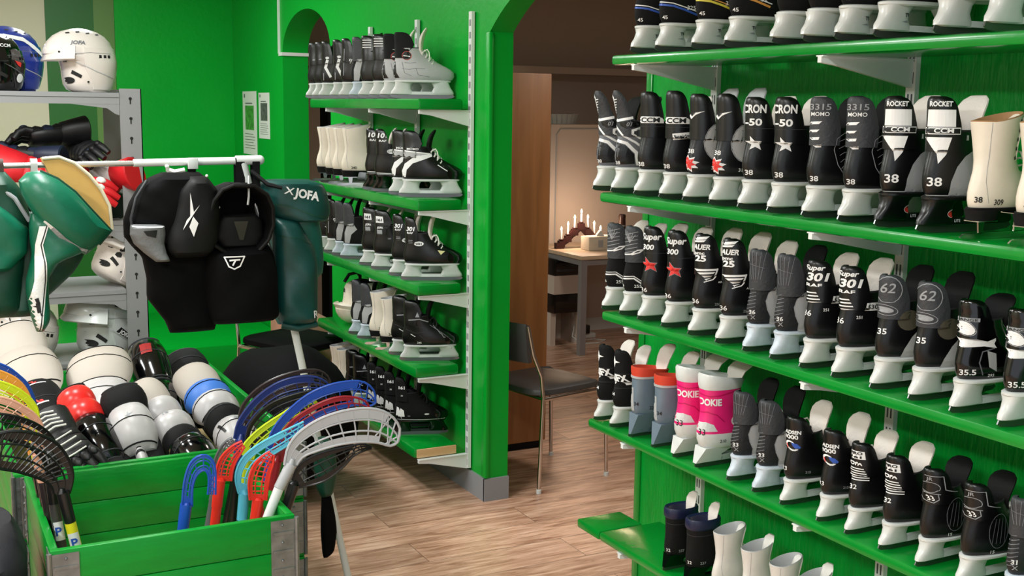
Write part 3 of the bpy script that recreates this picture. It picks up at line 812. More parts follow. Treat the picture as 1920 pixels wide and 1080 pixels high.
def rec_proto(key):   # grey plastic rental skate with red cuff
    t = thing('rental_skate', key, 'ice skate')
    rows = [(.085,.012,.240,.030),(.095,.004,.252,.036),(.115,.0,.252,.038),(.14,.0,.215,.038),(.17,.003,.17,.037),(.20,.004,.148,.038),(.232,.003,.142,.040)]
    mb, R = rows_loft(rows, 26, 2.6, .1); 
    boot = mb.build('boot', GREYB, t)
    bv = MB(); bv.v = list(mb.v); bv.f = list(mb.f)
    cf = MB(); 
    R = [sup(.073, 0, .0712, .0412, z, 26, 2.6) for z in (.225, .232)] + [sup(.073, 0, .073, .043, .24, 26, 2.6), sup(.074, 0, .075, .044, .262, 26, 2.6), sup(.074, 0, .070, .040, .264, 26, 2.6), sup(.074, 0, .060, .032, .235, 26, 2.6)]
    R[3] = [(x, y, z-.012*max(0, (x-.02)/.1)) for x, y, z in R[3]]; R[4] = [(x, y, z-.012*max(0, (x-.02)/.1)) for x, y, z in R[4]]
    cf.loft(R); cf.build('cuff', REDC, t)
    lip = MB().loft([sup(.073, 0, .0735, .0425, z, 26, 2.6) for z in (.222, .230)]); lip.build('cuff_lip', GREYL, t)
    tg = MB(); R3 = []
    for z, x, w_ in [(.20,.125,.026),(.25,.130,.034),(.285,.142,.040),(.31,.156,.042),(.328,.168,.034),(.334,.172,.018)]:
        R3.append([(x+.007*cos(2*pi*i/14)-6*(w_*sin(2*pi*i/14))**2, w_*sin(2*pi*i/14), z) for i in range(14)])
    tg.loft(R3); tg.build('tongue', FELT, t)
    h = MB(); wf = lambda u, v: (-(.006+(v-.01)*.30), .006+(v-.01)*.30)
    h.prism([(.008, .088), (.110, .088), (.080, .04), (.078, .014), (-.008, .012), (-.004, .03)], 0, 0, 'y', 0, wf)
    h.prism([(.165, .088), (.235, .088), (.262, .04), (.262, .014), (.18, .012), (.182, .04)], 0, 0, 'y', 0, wf)
    h.prism([(.07, .012), (.19, .012), (.19, .03), (.07, .03)], 0, 0, 'y', 0, wf)
    h.build('blade_holder', GREYB, t)
    MB().prism([(-.014, .012), (.266, .012), (.270, .006), (.255, 0), (.0, 0), (-.012, .003)], -.002, .002).build('steel_runner', STEEL, t)
    D = Decals(bv.bvh()); D.text('34', -.016, .128, .013, 34, MK, name='size_number'); D.text('223', .02, .112, .012, 66, MK, name='size_number')
    D.poly([(-.05,.185),(-.028,.185),(-.02,.10),(-.048,.10)], 30, GREYL, 'heel_ridge'); D.build(boot)
    return t

def rookie_proto(key):
    t = thing('kids_skate', key, 'ice skate')
    rows = [(.062,.014,.235,.030),(.070,.004,.252,.038),(.090,-.004,.262,.0425),(.112,-.006,.255,.043),(.135,-.002,.222,.041),(.158,.004,.185,.039),(.182,.007,.160,.039),(.206,.006,.150,.041),(.232,.003,.146,.043),(.258,.002,.146,.0435)]
    mb, R = rows_loft(rows, 28, 2.5, .1, mf=lambda k, i: 0 if k < 3 else 1)
    boot = mb.build('boot', [PLASTW, PINK], t)
    bv = MB(); bv.v = list(mb.v); bv.f = list(mb.f)
    cf = MB(); R = [sup(.074, 0, .0725, .044, .252, 28, 2.5), sup(.074, 0, .075, .0465, .262, 28, 2.5), sup(.076, 0, .079, .049, .288, 28, 2.5), sup(.076, 0, .075, .046, .296, 28, 2.5), sup(.076, 0, .066, .038, .292, 28, 2.5), sup(.076, 0, .058, .030, .25, 28, 2.5)]
    for r in (2, 3, 4): R[r] = [(x, y, z-.020*max(0, (x-.0)/.14)+.006) for x, y, z in R[r]]
    cf.loft(R); cf.build('cuff', PLASTW, t)
    tg = MB(); R3 = []
    for z, x, w_ in [(.21,.130,.026),(.27,.130,.034),(.305,.146,.042),(.325,.168,.044),(.338,.190,.036),(.342,.204,.018)]:
        R3.append([(x+.007*cos(2*pi*i/14)-6*(w_*sin(2*pi*i/14))**2, w_*sin(2*pi*i/14), z-.25*(x-.13)) for i in range(14)])
    tg.loft(R3); tg.build('tongue', FELT, t)
    h = MB(); wf = lambda u, v: (-(.008+(v-.016)*.4), .008+(v-.016)*.4)
    h.prism([(.006, .066), (.120, .066), (.075, .040), (.085, .026), (.085, .016), (-.016, .016), (-.014, .022)], 0, 0, 'y', 0, wf)
    h.prism([(.150, .066), (.235, .066), (.262, .030), (.262, .016), (.150, .016), (.15, .026)], 0, 0, 'y', 0, wf)
    h.prism([(.080, .016), (.16, .016), (.16, .035), (.080, .035)], 0, 0, 'y', 0, wf)
    h.build('blade_holder', PLASTW, t)
    MB().prism([(-.014, .018), (.266, .018), (.270, .008), (.255, 0), (.0, 0), (-.014, .004)], -.002, .002).build('steel_runner', STEEL, t)
    D = Decals(bv.bvh())
    D.text('ROOKIE', -.022, .214, .021, 46, MW, width=.085, bold=.04)
    pd = mat('dark_pink_seam', (190, 14, 84), .4)
    D.line([(-.05,.238),(-.01,.232),(.02,.236),(.06,.246)], .003, 44, pd, 'seams'); D.line([(-.05,.176),(-.02,.182),(.01,.172),(.03,.150)], .003, 44, pd, 'seams')
    D.poly([(-.05,.146),(-.02,.150),(.004,.142),(.016,.120),(-.05,.120)], 40, PLASTW, 'heel_shield')
    D.ell(.052, .150, .012, .014, 74, MW, 'pivot')
    D.poly([(.02,.170),(.085,.165),(.085,.128),(.040,.124),(.026,.14)], 74, PINK, 'side_panel', .0004)
    D.text('33', -.022, .118, .018, 32, MK, name='size_number'); D.text('210', .020, .088, .010, 62, MK, name='size_number')
    D.build(boot)
    return t

def soft_proto(key):   # black padded skate with navy collar and white tongue
    t = thing('hockey_skate', key, 'ice skate')
    mb, R = rows_loft([(.070,.012,.240,.032),(.080,.002,.255,.040),(.105,-.002,.255,.043),(.13,.0,.220,.042),(.16,.003,.175,.041),(.20,.004,.150,.042),(.245,.002,.148,.044)], 26, 2.5, .15)
    boot = mb.build('boot', BLKM, t); bv = MB(); bv.v = list(mb.v); bv.f = list(mb.f)
    cf = MB(); cf.loft([sup(.075, 0, .074, .045, .238, 26, 2.5), sup(.075, 0, .080, .050, .246, 26, 2.5), sup(.075, 0, .080, .050, .276, 26, 2.5), sup(.075, 0, .076, .047, .284, 26, 2.5), sup(.075, 0, .062, .036, .278, 26, 2.5), sup(.075, 0, .05, .028, .24, 26, 2.5)])
    cf.build('collar', NAVY, t)
    tg = MB(); R3 = []
    for z, x, w_ in [(.22,.12,.024),(.27,.126,.030),(.305,.134,.033),(.325,.142,.028),(.335,.148,.014)]:
        R3.append([(x+.007*cos(2*pi*i/14)-5*(w_*sin(2*pi*i/14))**2, w_*sin(2*pi*i/14), z) for i in range(14)])
    tg.loft(R3); tg.build('tongue', FELT, t)
    h = MB(); wf = lambda u, v: (-(.007+(v-.016)*.36), .007+(v-.016)*.36)
    h.prism([(.010, .076), (.115, .076), (.085, .040), (.095, .016), (-.010, .016)], 0, 0, 'y', 0, wf); h.prism([(.165, .076), (.238, .076), (.262, .03), (.262, .016), (.165, .016)], 0, 0, 'y', 0, wf)
    h.prism([(.090, .016), (.17, .016), (.17, .028), (.090, .028)], 0, 0, 'y', 0, wf); h.build('blade_holder', BLKP, t)
    MB().prism([(-.012, .018), (.266, .018), (.270, .008), (.255, 0), (.0, 0), (-.012, .004)], -.0018, .0018).build('steel_runner', STEEL, t)
    D = Decals(bv.bvh()); D.text('32', -.016, .098, .014, 30, MW, name='size_number', bold=.03); D.text('237', .016, .094, .012, 60, MG, name='size_number')
    D.line([(-.05,.215),(.07,.215)], .002, 45, GREYD, 'seams'); D.build(boot)
    return t

NEVER = []
def place(proto, first, loc, rz, label, group, scale):
    """first use moves the prototype itself, later uses copy it"""
    if first:
        proto.location = loc; proto.rotation_euler = (0, 0, rz); proto.scale = (scale,)*3
        proto['label'] = label; proto['group'] = group; return proto
    return dup(proto, loc, rz, label, group, scale)

# kind: (description, builder)
CHAR = mat('charcoal_boot', (24, 25, 28), .5, bump=.15, bscale=90)
K = {
 'a1': ('silver grey hockey skate with white angular piping', lambda k: skate_proto(k, GREY, GREYD, deco=d_a1, tongue=BLKM, sharp_guard=True)),
 'a3': ('plain black hockey skate with a white name plate', lambda k: skate_proto(k, BLK, deco=d_a3, gh=1.18)),
 'a4': ('black hockey skate with two white name plates', lambda k: skate_proto(k, BLK, deco=lambda D: d_a3(D, True), gh=1.2, tongue=FELT)),
 'a5': ('black hockey skate with grey side and red leaf', lambda k: skate_proto(k, BLK, deco=d_a5, gh=1.1, tongue=GREYL, sil=True, tl=1.15)),
 'a7': ('black hockey skate with large white letters and white star', lambda k: skate_proto(k, BLK, deco=d_a7)),
 'a9': ('black hockey skate with four white crescent stripes', lambda k: skate_proto(k, BLK, GREYD, deco=d_a9, tongue=BLKM)),
 'a11': ('black hockey skate with white panels and black holder', lambda k: skate_proto(k, BLK, deco=d_a11, holder=BLK, sole=PLASTW)),
 'fa': ('tall white figure skate with tan lining', lambda k: figure_proto(k, CREAM)),
 'b1': ('black hockey skate with grey web lines on its guard', lambda k: skate_proto(k, BLKM, GREYD, deco=d_b1)),
 'b3': ('black hockey skate with big lettering and red star', lambda k: skate_proto(k, BLK, deco=d_b3)),
 'b5': ('black hockey skate with white wing mark and number 25', lambda k: skate_proto(k, BLK, deco=d_b5, tl=1.0)),
 'k36': ('charcoal ribbed hockey skate with grey side curve', lambda k: skate_proto(k, CHAR, GREYD, deco=d_k('36'), gh=.95, tongue=BLKM, holder=PLASTB, tl=1.02)),
 'k36w': ('charcoal hockey skate with grey side curve and white tongue', lambda k: skate_proto(k, CHAR, GREYD, deco=d_k('36'), gh=.95, tongue=FELT, holder=PLASTB, tl=1.02)),
 'b9': ('black hockey skate with white number 301 and stripes', lambda k: skate_proto(k, BLK, deco=d_b9, gh=.9, tl=.92)),
 'b11': ('black hockey skate with number 62 and silver side', lambda k: skate_proto(k, BLK, GREYD, deco=d_b11, gh=.88, sole=PLASTW, tongue=BLKM, tl=.94)),
 'b13': ('black hockey skate with silver oval and white strap', lambda k: skate_proto(k, BLKP, deco=d_b13, gh=.7, tl=.66, tongue=BLKM, holder=PLASTW)),
 'c1': ('small black skate with four pointed white star', lambda k: skate_proto(k, BLKM, deco=d_c1, tl=.95)),
 'rec': ('grey plastic rental skate with red cuff', rec_proto),
 'rook': ('pink and white children\'s skate', rookie_proto),
 'k33': ('charcoal ribbed hockey skate with grey curve and number 33', lambda k: skate_proto(k, CHAR, GREYD, deco=d_k('33'), gh=.78, tongue=BLKM, holder=PLASTB, tl=.95)),
 'c9': ('black hockey skate with blue and white round logo', lambda k: skate_proto(k, BLK, deco=d_c9, gh=.72, tl=.95, holder=PLASTW)),
 'c11': ('black hockey skate with white number plate and six stripes', lambda k: skate_proto(k, BLK, deco=d_c11, gh=.75, tl=.84)),
 'c13': ('black hockey skate with thin grey outlines and number 33', lambda k: skate_proto(k, BLK, deco=d_c13, gh=.75, tl=.78, lace=LACE, tongue=BLKM)),
 'k31': ('charcoal ribbed hockey skate with number 31', lambda k: skate_proto(k, CHAR, GREYD, deco=d_k('31'), gh=.75, tongue=BLKM, holder=PLASTB, tl=.8)),
 'soft': ('black padded skate with navy collar', soft_proto),
 'fd': ('small white figure skate', lambda k: figure_proto(k, WHITEL, num=('32', ''), hooks=False, lining=GREYL)),
 'fd2': ('small white figure skate with blue name label', lambda k: figure_proto(k, WHITEL, num=('44', ''), hooks=False, lining=GREYL, tl=1.08)),
 't1': ('black skate with blue and white heel lines', lambda k: skate_proto(k, BLKM, deco=d_top(MB_, MW, '325'))),
 't3': ('black skate with yellow heel line', lambda k: skate_proto(k, BLKM, deco=d_top(MY, MO, '321'))),
 't4': ('black skate with orange heel line', lambda k: skate_proto(k, BLKM, deco=d_top(MO, MW, '32'))),
 't5': ('plain black skate in a wide white holder', lambda k: skate_proto(k, BLKM, deco=d_skip, wide=True)),
 't7': ('black skate with a plain white open holder', lambda k: skate_proto(k, BLKM, deco=d_top(GREYD, GREYD, '30'))),
 't9': ('black skate with a dark red sole edge', lambda k: skate_proto(k, BLKM, deco=d_skip, sole=mat('maroon_sole', (110, 22, 40), .5))),
 'lsil': ('silver grey hockey skate with white laces', lambda k: skate_proto(k, GREYL, BLKM, gd=1.55, deco=d_silver, tongue=FELT, toe=GREYL, gh=.95, tl=1.05)),
 'lmomo': ('black hockey skate with white guard stripes', lambda k: skate_proto(k, BLK, gd=1.55, deco=d_momo, lace=LACEK, tongue=TAN)),
 'l92': ('black hockey skate marked 92', lambda k: skate_proto(k, BLK, deco=d_92, lace=LACEK, tongue=BLKM)),
 'lw': ('black hockey skate with curved white side', lambda k: skate_proto(k, BLK, deco=d_white1, lace=LACEK, tongue=BLKM)),
 'fl': ('cream figure skate', lambda k: figure_proto(k, CREAM, num=('', '240'), hooks=False, lining=GREYL)),
 'l101': ('black hockey skate marked 101 with black holder', lambda k: skate_proto(k, BLK, deco=d_101, holder=BLKP, sole=PLASTW)),
 'lsw': ('black hockey skate with white curved band', lambda k: skate_proto(k, BLK, gd=1.55, deco=d_swoosh, tongue=BLKM)),
 'lk': ('charcoal hockey skate with grey heel curve', lambda k: skate_proto(k, BLKM, GREYD, deco=d_kside, tongue=BLKM, holder=PLASTB, lace=LACEK, tl=1.1)),
 'l161': ('black hockey skate with white number plate', lambda k: skate_proto(k, BLK, gd=1.55, deco=d_161s)),
 'l301': ('black hockey skate marked 301 with cream laces', lambda k: skate_proto(k, BLK, deco=d_301s, tl=1.08)),
 'l4': ('black hockey skate with grey seams', lambda k: skate_proto(k, BLK, gd=1.55, deco=d_black4, tongue=BLKM, lace=LACEK)),
 'c1l': ('black hockey skate with white triangle and black holder', lambda k: skate_proto(k, BLKM, deco=lambda D: (D.poly([(-.05,.09),(-.03,.09),(-.02,.07),(-.035,.135),(-.045,.14)], 85, MW, 'badge'), D.poly([(-.04,.085),(-.008,.085),(-.012,.120),(-.028,.132)], 88, MW, 'badge'), D.text('161', -.018, .246, .014, 80, MW, width=.030), D.text('33', -.020, .205, .008, 85, MW), D.text('265', .012, .09, .006, 90, MG, name='size_number'), D.line([(-.06,.068),(.20,.068)], .004, 90, MW), D.ell(.10, .10, .012, .004, 90, MW, 'badge')), holder=BLKP, lace=LACEK, tongue=BLKM)),
}
PROTO = {}; USED = set()
def put(kind, x, y, z, rz, label, group, scale):
    if kind not in PROTO: PROTO[kind] = K[kind][1](kind)
    o = place(PROTO[kind], kind not in USED, (x, y, z), rz, label, group, scale); USED.add(kind)
    return o
HX = XF + .010
def row_right(i, seq, scale, rz=0., hx=0):
    z = RZ[i] + RT + .0005
    g = 'skates on the %s near shelf at the right' % ordn[i]
    n = {}
    for k, y, *r in seq: n[k] = n.get(k, 0)+1
    seen = {}
    for k, y, *r in seq:
        seen[k] = seen.get(k, 0)+1
        if n[k] == 1: ps = ''
        elif n[k] == 2: ps = ', ' + ('left' if seen[k] == 1 else 'right') + ' one of the pair'
        else: ps = ', %s from left' % ['', 'first', 'second', 'third', 'fourth', 'fifth'][seen[k]]
        lab = K[k][0] + ', %s near shelf' % ordn[i] + ps.replace(' one of the pair', ' of pair')
        s = r[0] if r else scale
        put(k, XF+.006+hx, y, z, rz + random.uniform(-.02, .02), lab, g, s)
row_right(0, [('t1', 2.764), ('t1', 2.646), ('t3', 2.483), ('t4', 2.348), ('t5', 2.170), ('t5', 2.065), ('t7', 1.965), ('t7', 1.850), ('t9', 1.69), ('t9', 1.568)], .96)
row_right(1, [('a1', 2.945), ('a1', 2.846), ('a3', 2.727), ('a4', 2.605), ('a5', 2.497), ('a5', 2.385), ('a7', 2.270), ('a7', 2.160), ('a9', 2.040), ('a9', 1.924), ('a11', 1.815), ('a11', 1.700), ('fa', 1.580, .80), ('fa', 1.468, .80)], .94)
row_right(2, [('b1', 2.880, .89), ('b1', 2.785, .89), ('b3', 2.690, .92), ('b3', 2.575, .92), ('b5', 2.453), ('b5', 2.336), ('k36w', 2.228, .89), ('k36', 2.126, .89), ('b9', 2.022, .90), ('b9', 1.917, .90), ('b11', 1.800, .89), ('b11', 1.692, .89), ('b13', 1.585, .87), ('b13', 1.470, .87)], .93)
row_right(3, [('c1', 2.910, .80), ('c1', 2.822, .80), ('rec', 2.720, .78), ('rec', 2.605, .78), ('rook', 2.500, .84), ('rook', 2.400, .84), ('k33', 2.268, .86), ('k33', 2.168, .86), ('c9', 2.066, .82), ('c9', 1.940, .82), ('c11', 1.850, .79), ('c11', 1.748, .79), ('c13', 1.645, .79), ('c13', 1.540, .79), ('k31', 1.430, .80)], .86)
row_right(4, [('soft', 2.533, .64), ('soft', 2.434, .64), ('fd', 2.318, .64), ('fd2', 2.205, .62), ('fd', 2.095, .62), ('fd2', 1.99, .62)], .8)

ROTL = -.36
def row_left(i, seq, scale, rz=ROTL):
    z = LZ[i] + LT + .0005
    g = 'skates on the %s far shelf beyond the archway' % ordn[i]
    n = {}; seen = {}
    for k, y, *r in seq: n[k] = n.get(k, 0)+1
    for k, y, *r in seq:
        seen[k] = seen.get(k, 0)+1
        if n[k] == 1: ps = ''
        elif n[k] == 2: ps = ', ' + ('farther' if seen[k] == 1 else 'nearer') + ' one of the pair'
        else: ps = ', %s from the left' % ['', 'first', 'second', 'third', 'fourth'][seen[k]]
        put(k, XFL+.004, y, z, rz + random.uniform(-.03, .03), K[k][0] + ', %s far shelf' % ordn[i] + ps.replace(' one of the pair', ' of pair'), g, r[0] if r else scale)
row_left(0, [('l4', 5.80), ('l4', 5.70), ('lw', 5.60), ('lw', 5.43), ('l92', 5.302), ('lk', 5.16), ('lmomo', 5.04), ('lmomo', 4.90), ('lsil', 4.773), ('lsil', 4.647)], .95)
row_left(1, [('fl', 5.66), ('fl', 5.53), ('fl', 5.42), ('fl', 5.29), ('l101', 4.985), ('l101', 4.870), ('lsw', 4.673), ('lsw', 4.557)], .95)
row_left(2, [('l4', 5.66), ('l92', 5.54), ('lk', 5.42), ('lk', 5.30), ('l161', 5.035), ('l161', 4.887), ('l301', 4.669), ('l301', 4.533)], .92)
row_left(3, [('lk', 5.19), ('lk', 5.07), ('fl', 4.93, .86), ('fl', 4.80, .82), ('l4', 4.676), ('l4', 4.546)], .90)
row_left(4, [('fl', 5.50, .84), ('fl', 5.40, .84), ('l4', 5.28), ('l4', 5.18), ('c1l', 4.985), ('c1l', 4.880), ('c1l', 4.770), ('c1l', 4.640)], .88)
# outlines in metres: (distance y, [(x, z) upper edge], [(x, z) lower edge])
BLADES = {'grey_front': (2.95, [(0.871, 0.691), (0.882, 0.739), (0.912, 0.777), (0.972, 0.811), (1.047, 0.828), (1.117, 0.825), (1.164, 0.802), (1.189, 0.764), (1.183, 0.726)], [(0.904, 0.686), (0.922, 0.707), (0.958, 0.719), (1.016, 0.732), (1.074, 0.736), (1.124, 0.73), (1.153, 0.719), (1.168, 0.717), (1.183, 0.726)]), 'black_under': (3.02, [(0.913, 0.622), (0.935, 0.665), (0.981, 0.69), (1.032, 0.702), (1.079, 0.708), (1.106, 0.711), (1.132, 0.699)], [(0.925, 0.598), (0.969, 0.602), (1.011, 0.615), (1.052, 0.647), (1.079, 0.677), (1.106, 0.689), (1.132, 0.694)]), 'blue_big': (3.14, [(0.875, 0.67), (0.887, 0.723), (0.924, 0.776), (0.988, 0.829), (1.048, 0.854), (1.107, 0.862), (1.156, 0.856), (1.186, 0.828), (1.191, 0.792)], [(0.907, 0.648), (0.931, 0.687), (0.964, 0.725), (1.01, 0.757), (1.058, 0.777), (1.107, 0.788), (1.144, 0.79), (1.172, 0.783), (1.191, 0.792)]), 'red_mesh': (3.08, [(0.868, 0.669), (0.891, 0.728), (0.934, 0.779), (0.999, 0.818), (1.054, 0.834), (1.102, 0.831), (1.139, 0.814), (1.151, 0.788)], [(0.905, 0.658), (0.928, 0.699), (0.967, 0.734), (1.022, 0.762), (1.077, 0.774), (1.117, 0.779), (1.138, 0.778), (1.151, 0.788)]), 'light_blue': (3.06, [(0.774, 0.592), (0.766, 0.643), (0.783, 0.692), (0.822, 0.726), (0.87, 0.751), (0.916, 0.77), (0.949, 0.782)], [(0.807, 0.583), (0.805, 0.626), (0.824, 0.666), (0.862, 0.694), (0.9, 0.717), (0.93, 0.739), (0.949, 0.76)]), 'lime': (3.2, [(0.819, 0.658), (0.829, 0.688), (0.871, 0.729), (0.927, 0.766), (0.974, 0.793), (1.019, 0.806), (1.035, 0.791)], [(0.852, 0.632), (0.866, 0.668), (0.907, 0.705), (0.954, 0.736), (0.993, 0.757), (1.022, 0.772), (1.035, 0.782)]), 'black_rim': (3.27, [(0.847, 0.651), (0.864, 0.724), (0.915, 0.778), (0.98, 0.803), (1.045, 0.813), (1.098, 0.808), (1.118, 0.786)], [(0.884, 0.64), (0.906, 0.692), (0.947, 0.731), (0.999, 0.756), (1.053, 0.768), (1.094, 0.772), (1.118, 0.779)]), 'blue_dark': (3.34, [(0.835, 0.666), (0.848, 0.717), (0.89, 0.774), (0.949, 0.82), (1.01, 0.84), (1.071, 0.838), (1.111, 0.817), (1.123, 0.79)], [(0.872, 0.655), (0.885, 0.693), (0.927, 0.741), (0.976, 0.772), (1.034, 0.785), (1.084, 0.787), (1.111, 0.784), (1.123, 0.79)]), 'brown_top': (3.42, [(0.869, 0.675), (0.879, 0.74), (0.925, 0.792), (0.984, 0.823), (1.051, 0.84), (1.111, 0.838), (1.145, 0.811), (1.15, 0.783)], [(0.906, 0.664), (0.924, 0.719), (0.966, 0.759), (1.025, 0.785), (1.08, 0.793), (1.121, 0.791), (1.141, 0.784), (1.15, 0.779)]), 'red_narrow': (2.99, [(0.786, 0.593), (0.784, 0.649), (0.798, 0.692), (0.823, 0.715), (0.841, 0.723)], [(0.832, 0.586), (0.836, 0.627), (0.842, 0.664), (0.849, 0.688), (0.852, 0.711)]), 'red_fork': (3.06, [(0.711, 0.636), (0.718, 0.68), (0.734, 0.71), (0.761, 0.732), (0.784, 0.741)], [(0.755, 0.63), (0.759, 0.659), (0.767, 0.684), (0.779, 0.705), (0.791, 0.724)]), 'grey_edge': (3.12, [(0.721, 0.632), (0.725, 0.677), (0.74, 0.711), (0.758, 0.73), (0.773, 0.736)], [(0.75, 0.628), (0.752, 0.664), (0.763, 0.69), (0.772, 0.707), (0.779, 0.725)]), 'blue_arch': (2.97, [(0.603, 0.608), (0.61, 0.672), (0.624, 0.718), (0.643, 0.738), (0.665, 0.741), (0.684, 0.724), (0.69, 0.69), (0.688, 0.632)], [(0.629, 0.605), (0.631, 0.655), (0.639, 0.683), (0.65, 0.697), (0.662, 0.701), (0.67, 0.691), (0.672, 0.671), (0.668, 0.635)]), 'black_left': (2.97, [(0.33, 0.684), (0.34, 0.724), (0.334, 0.766), (0.309, 0.814), (0.27, 0.845), (0.226, 0.862), (0.181, 0.865), (0.128, 0.849)], [(0.293, 0.689), (0.289, 0.708), (0.273, 0.726), (0.245, 0.744), (0.212, 0.762), (0.177, 0.776), (0.154, 0.785), (0.126, 0.813)]), 'black_left_b': (3.05, [(0.319, 0.71), (0.321, 0.766), (0.302, 0.817), (0.27, 0.852), (0.23, 0.876), (0.188, 0.891), (0.135, 0.9)], [(0.288, 0.707), (0.28, 0.754), (0.257, 0.785), (0.227, 0.808), (0.197, 0.825), (0.168, 0.837), (0.133, 0.857)]), 'pink_left': (3.12, [(0.29, 0.751), (0.29, 0.821), (0.273, 0.858), (0.245, 0.885), (0.216, 0.906), (0.183, 0.919), (0.134, 0.928)], [(0.262, 0.751), (0.262, 0.803), (0.247, 0.833), (0.227, 0.856), (0.202, 0.873), (0.175, 0.887), (0.133, 0.897)]), 'lime_left': (3.2, [(0.289, 0.772), (0.289, 0.837), (0.278, 0.871), (0.253, 0.902), (0.224, 0.925), (0.189, 0.942), (0.14, 0.958)], [(0.26, 0.773), (0.262, 0.816), (0.251, 0.848), (0.234, 0.871), (0.209, 0.89), (0.181, 0.905), (0.138, 0.919)]), 'orange_left': (3.28, [(0.284, 0.781), (0.282, 0.843), (0.268, 0.889), (0.246, 0.92), (0.218, 0.941), (0.185, 0.957), (0.145, 0.969)], [(0.255, 0.782), (0.257, 0.826), (0.245, 0.859), (0.228, 0.882), (0.206, 0.901), (0.181, 0.915), (0.143, 0.927)]), 'blue_left': (3.36, [(0.3, 0.775), (0.297, 0.832), (0.28, 0.882), (0.257, 0.913), (0.229, 0.94), (0.195, 0.957), (0.15, 0.97)], [(0.27, 0.775), (0.272, 0.815), (0.26, 0.851), (0.24, 0.883), (0.217, 0.905), (0.189, 0.923), (0.148, 0.933)])}
SHAFTS = {'grey_front': (2.95, [(0.89, 0.691), (0.855, 0.629), (0.82, 0.545)]), 'blue_arch': (2.97, [(0.614, 0.614), (0.6, 0.522)]), 'red_fork': (3.06, [(0.724, 0.637), (0.706, 0.504)]), 'red_narrow': (2.99, [(0.809, 0.592), (0.796, 0.513)]), 'grey_edge': (3.12, [(0.735, 0.633), (0.705, 0.484)]), 'light_blue': (3.06, [(0.79, 0.59), (0.779, 0.492)]), 'black_left': (2.97, [(0.315, 0.69), (0.346, 0.515)]), 'black_left_b': (3.05, [(0.297, 0.713), (0.304, 0.614), (0.317, 0.498)]), 'grey_shaft2': (3.05, [(0.285, 0.694), (0.31, 0.499)]), 'blue2': (2.97, [(0.676, 0.627), (0.665, 0.526)]), 'yellow2': (3.2, [(0.688, 0.593), (0.669, 0.447)])}
PANTS = {'rbk': [(0.696, 0.807, 1.439), (0.665, 0.823, 1.424), (0.63, 0.835, 1.395), (0.601, 0.84, 1.35), (0.584, 0.844, 1.299), (0.585, 0.847, 1.25), (0.606, 0.85, 1.22), (0.638, 0.852, 1.184), (0.646, 0.856, 1.117), (0.645, 0.856, 1.06), (0.665, 0.855, 1.031), (0.698, 0.854, 0.983), (0.71, 0.847, 0.949)], 'tps': [(0.883, 0.944, 1.414), (0.834, 0.993, 1.395), (0.809, 1.014, 1.354), (0.802, 1.022, 1.297), (0.806, 1.024, 1.231), (0.813, 1.026, 1.181), (0.811, 1.032, 1.115), (0.81, 1.034, 1.048), (0.82, 1.037, 0.997), (0.835, 1.024, 0.974)], 'jofa_top': [(1.01, 1.157, 1.411), (0.999, 1.197, 1.395), (0.995, 1.211, 1.366), (0.998, 1.22, 1.332), (1.025, 1.221, 1.301), (1.094, 1.21, 1.276)], 'jofa_leg': [(1.025, 1.182, 1.327), (1.028, 1.196, 1.284), (1.032, 1.203, 1.233), (1.036, 1.204, 1.181), (1.039, 1.209, 1.138), (1.042, 1.209, 1.108), (1.038, 1.17, 1.078), (1.037, 1.173, 1.026), (1.047, 1.171, 0.973), (1.057, 1.167, 0.945)], 'green_leg': [(0.322, 0.452, 1.333), (0.316, 0.461, 1.287), (0.316, 0.47, 1.249), (0.317, 0.459, 1.221), (0.313, 0.389, 1.198), (0.303, 0.362, 1.154), (0.301, 0.36, 1.108), (0.306, 0.359, 1.062), (0.311, 0.356, 1.032), (0.321, 0.341, 1.001)], 'dark_left': [(0.175, 0.268, 1.445), (0.172, 0.304, 1.403), (0.17, 0.32, 1.349), (0.168, 0.331, 1.311), (0.167, 0.327, 1.288), (0.163, 0.314, 1.22), (0.159, 0.302, 1.143), (0.156, 0.302, 1.081), (0.154, 0.294, 1.032)]}
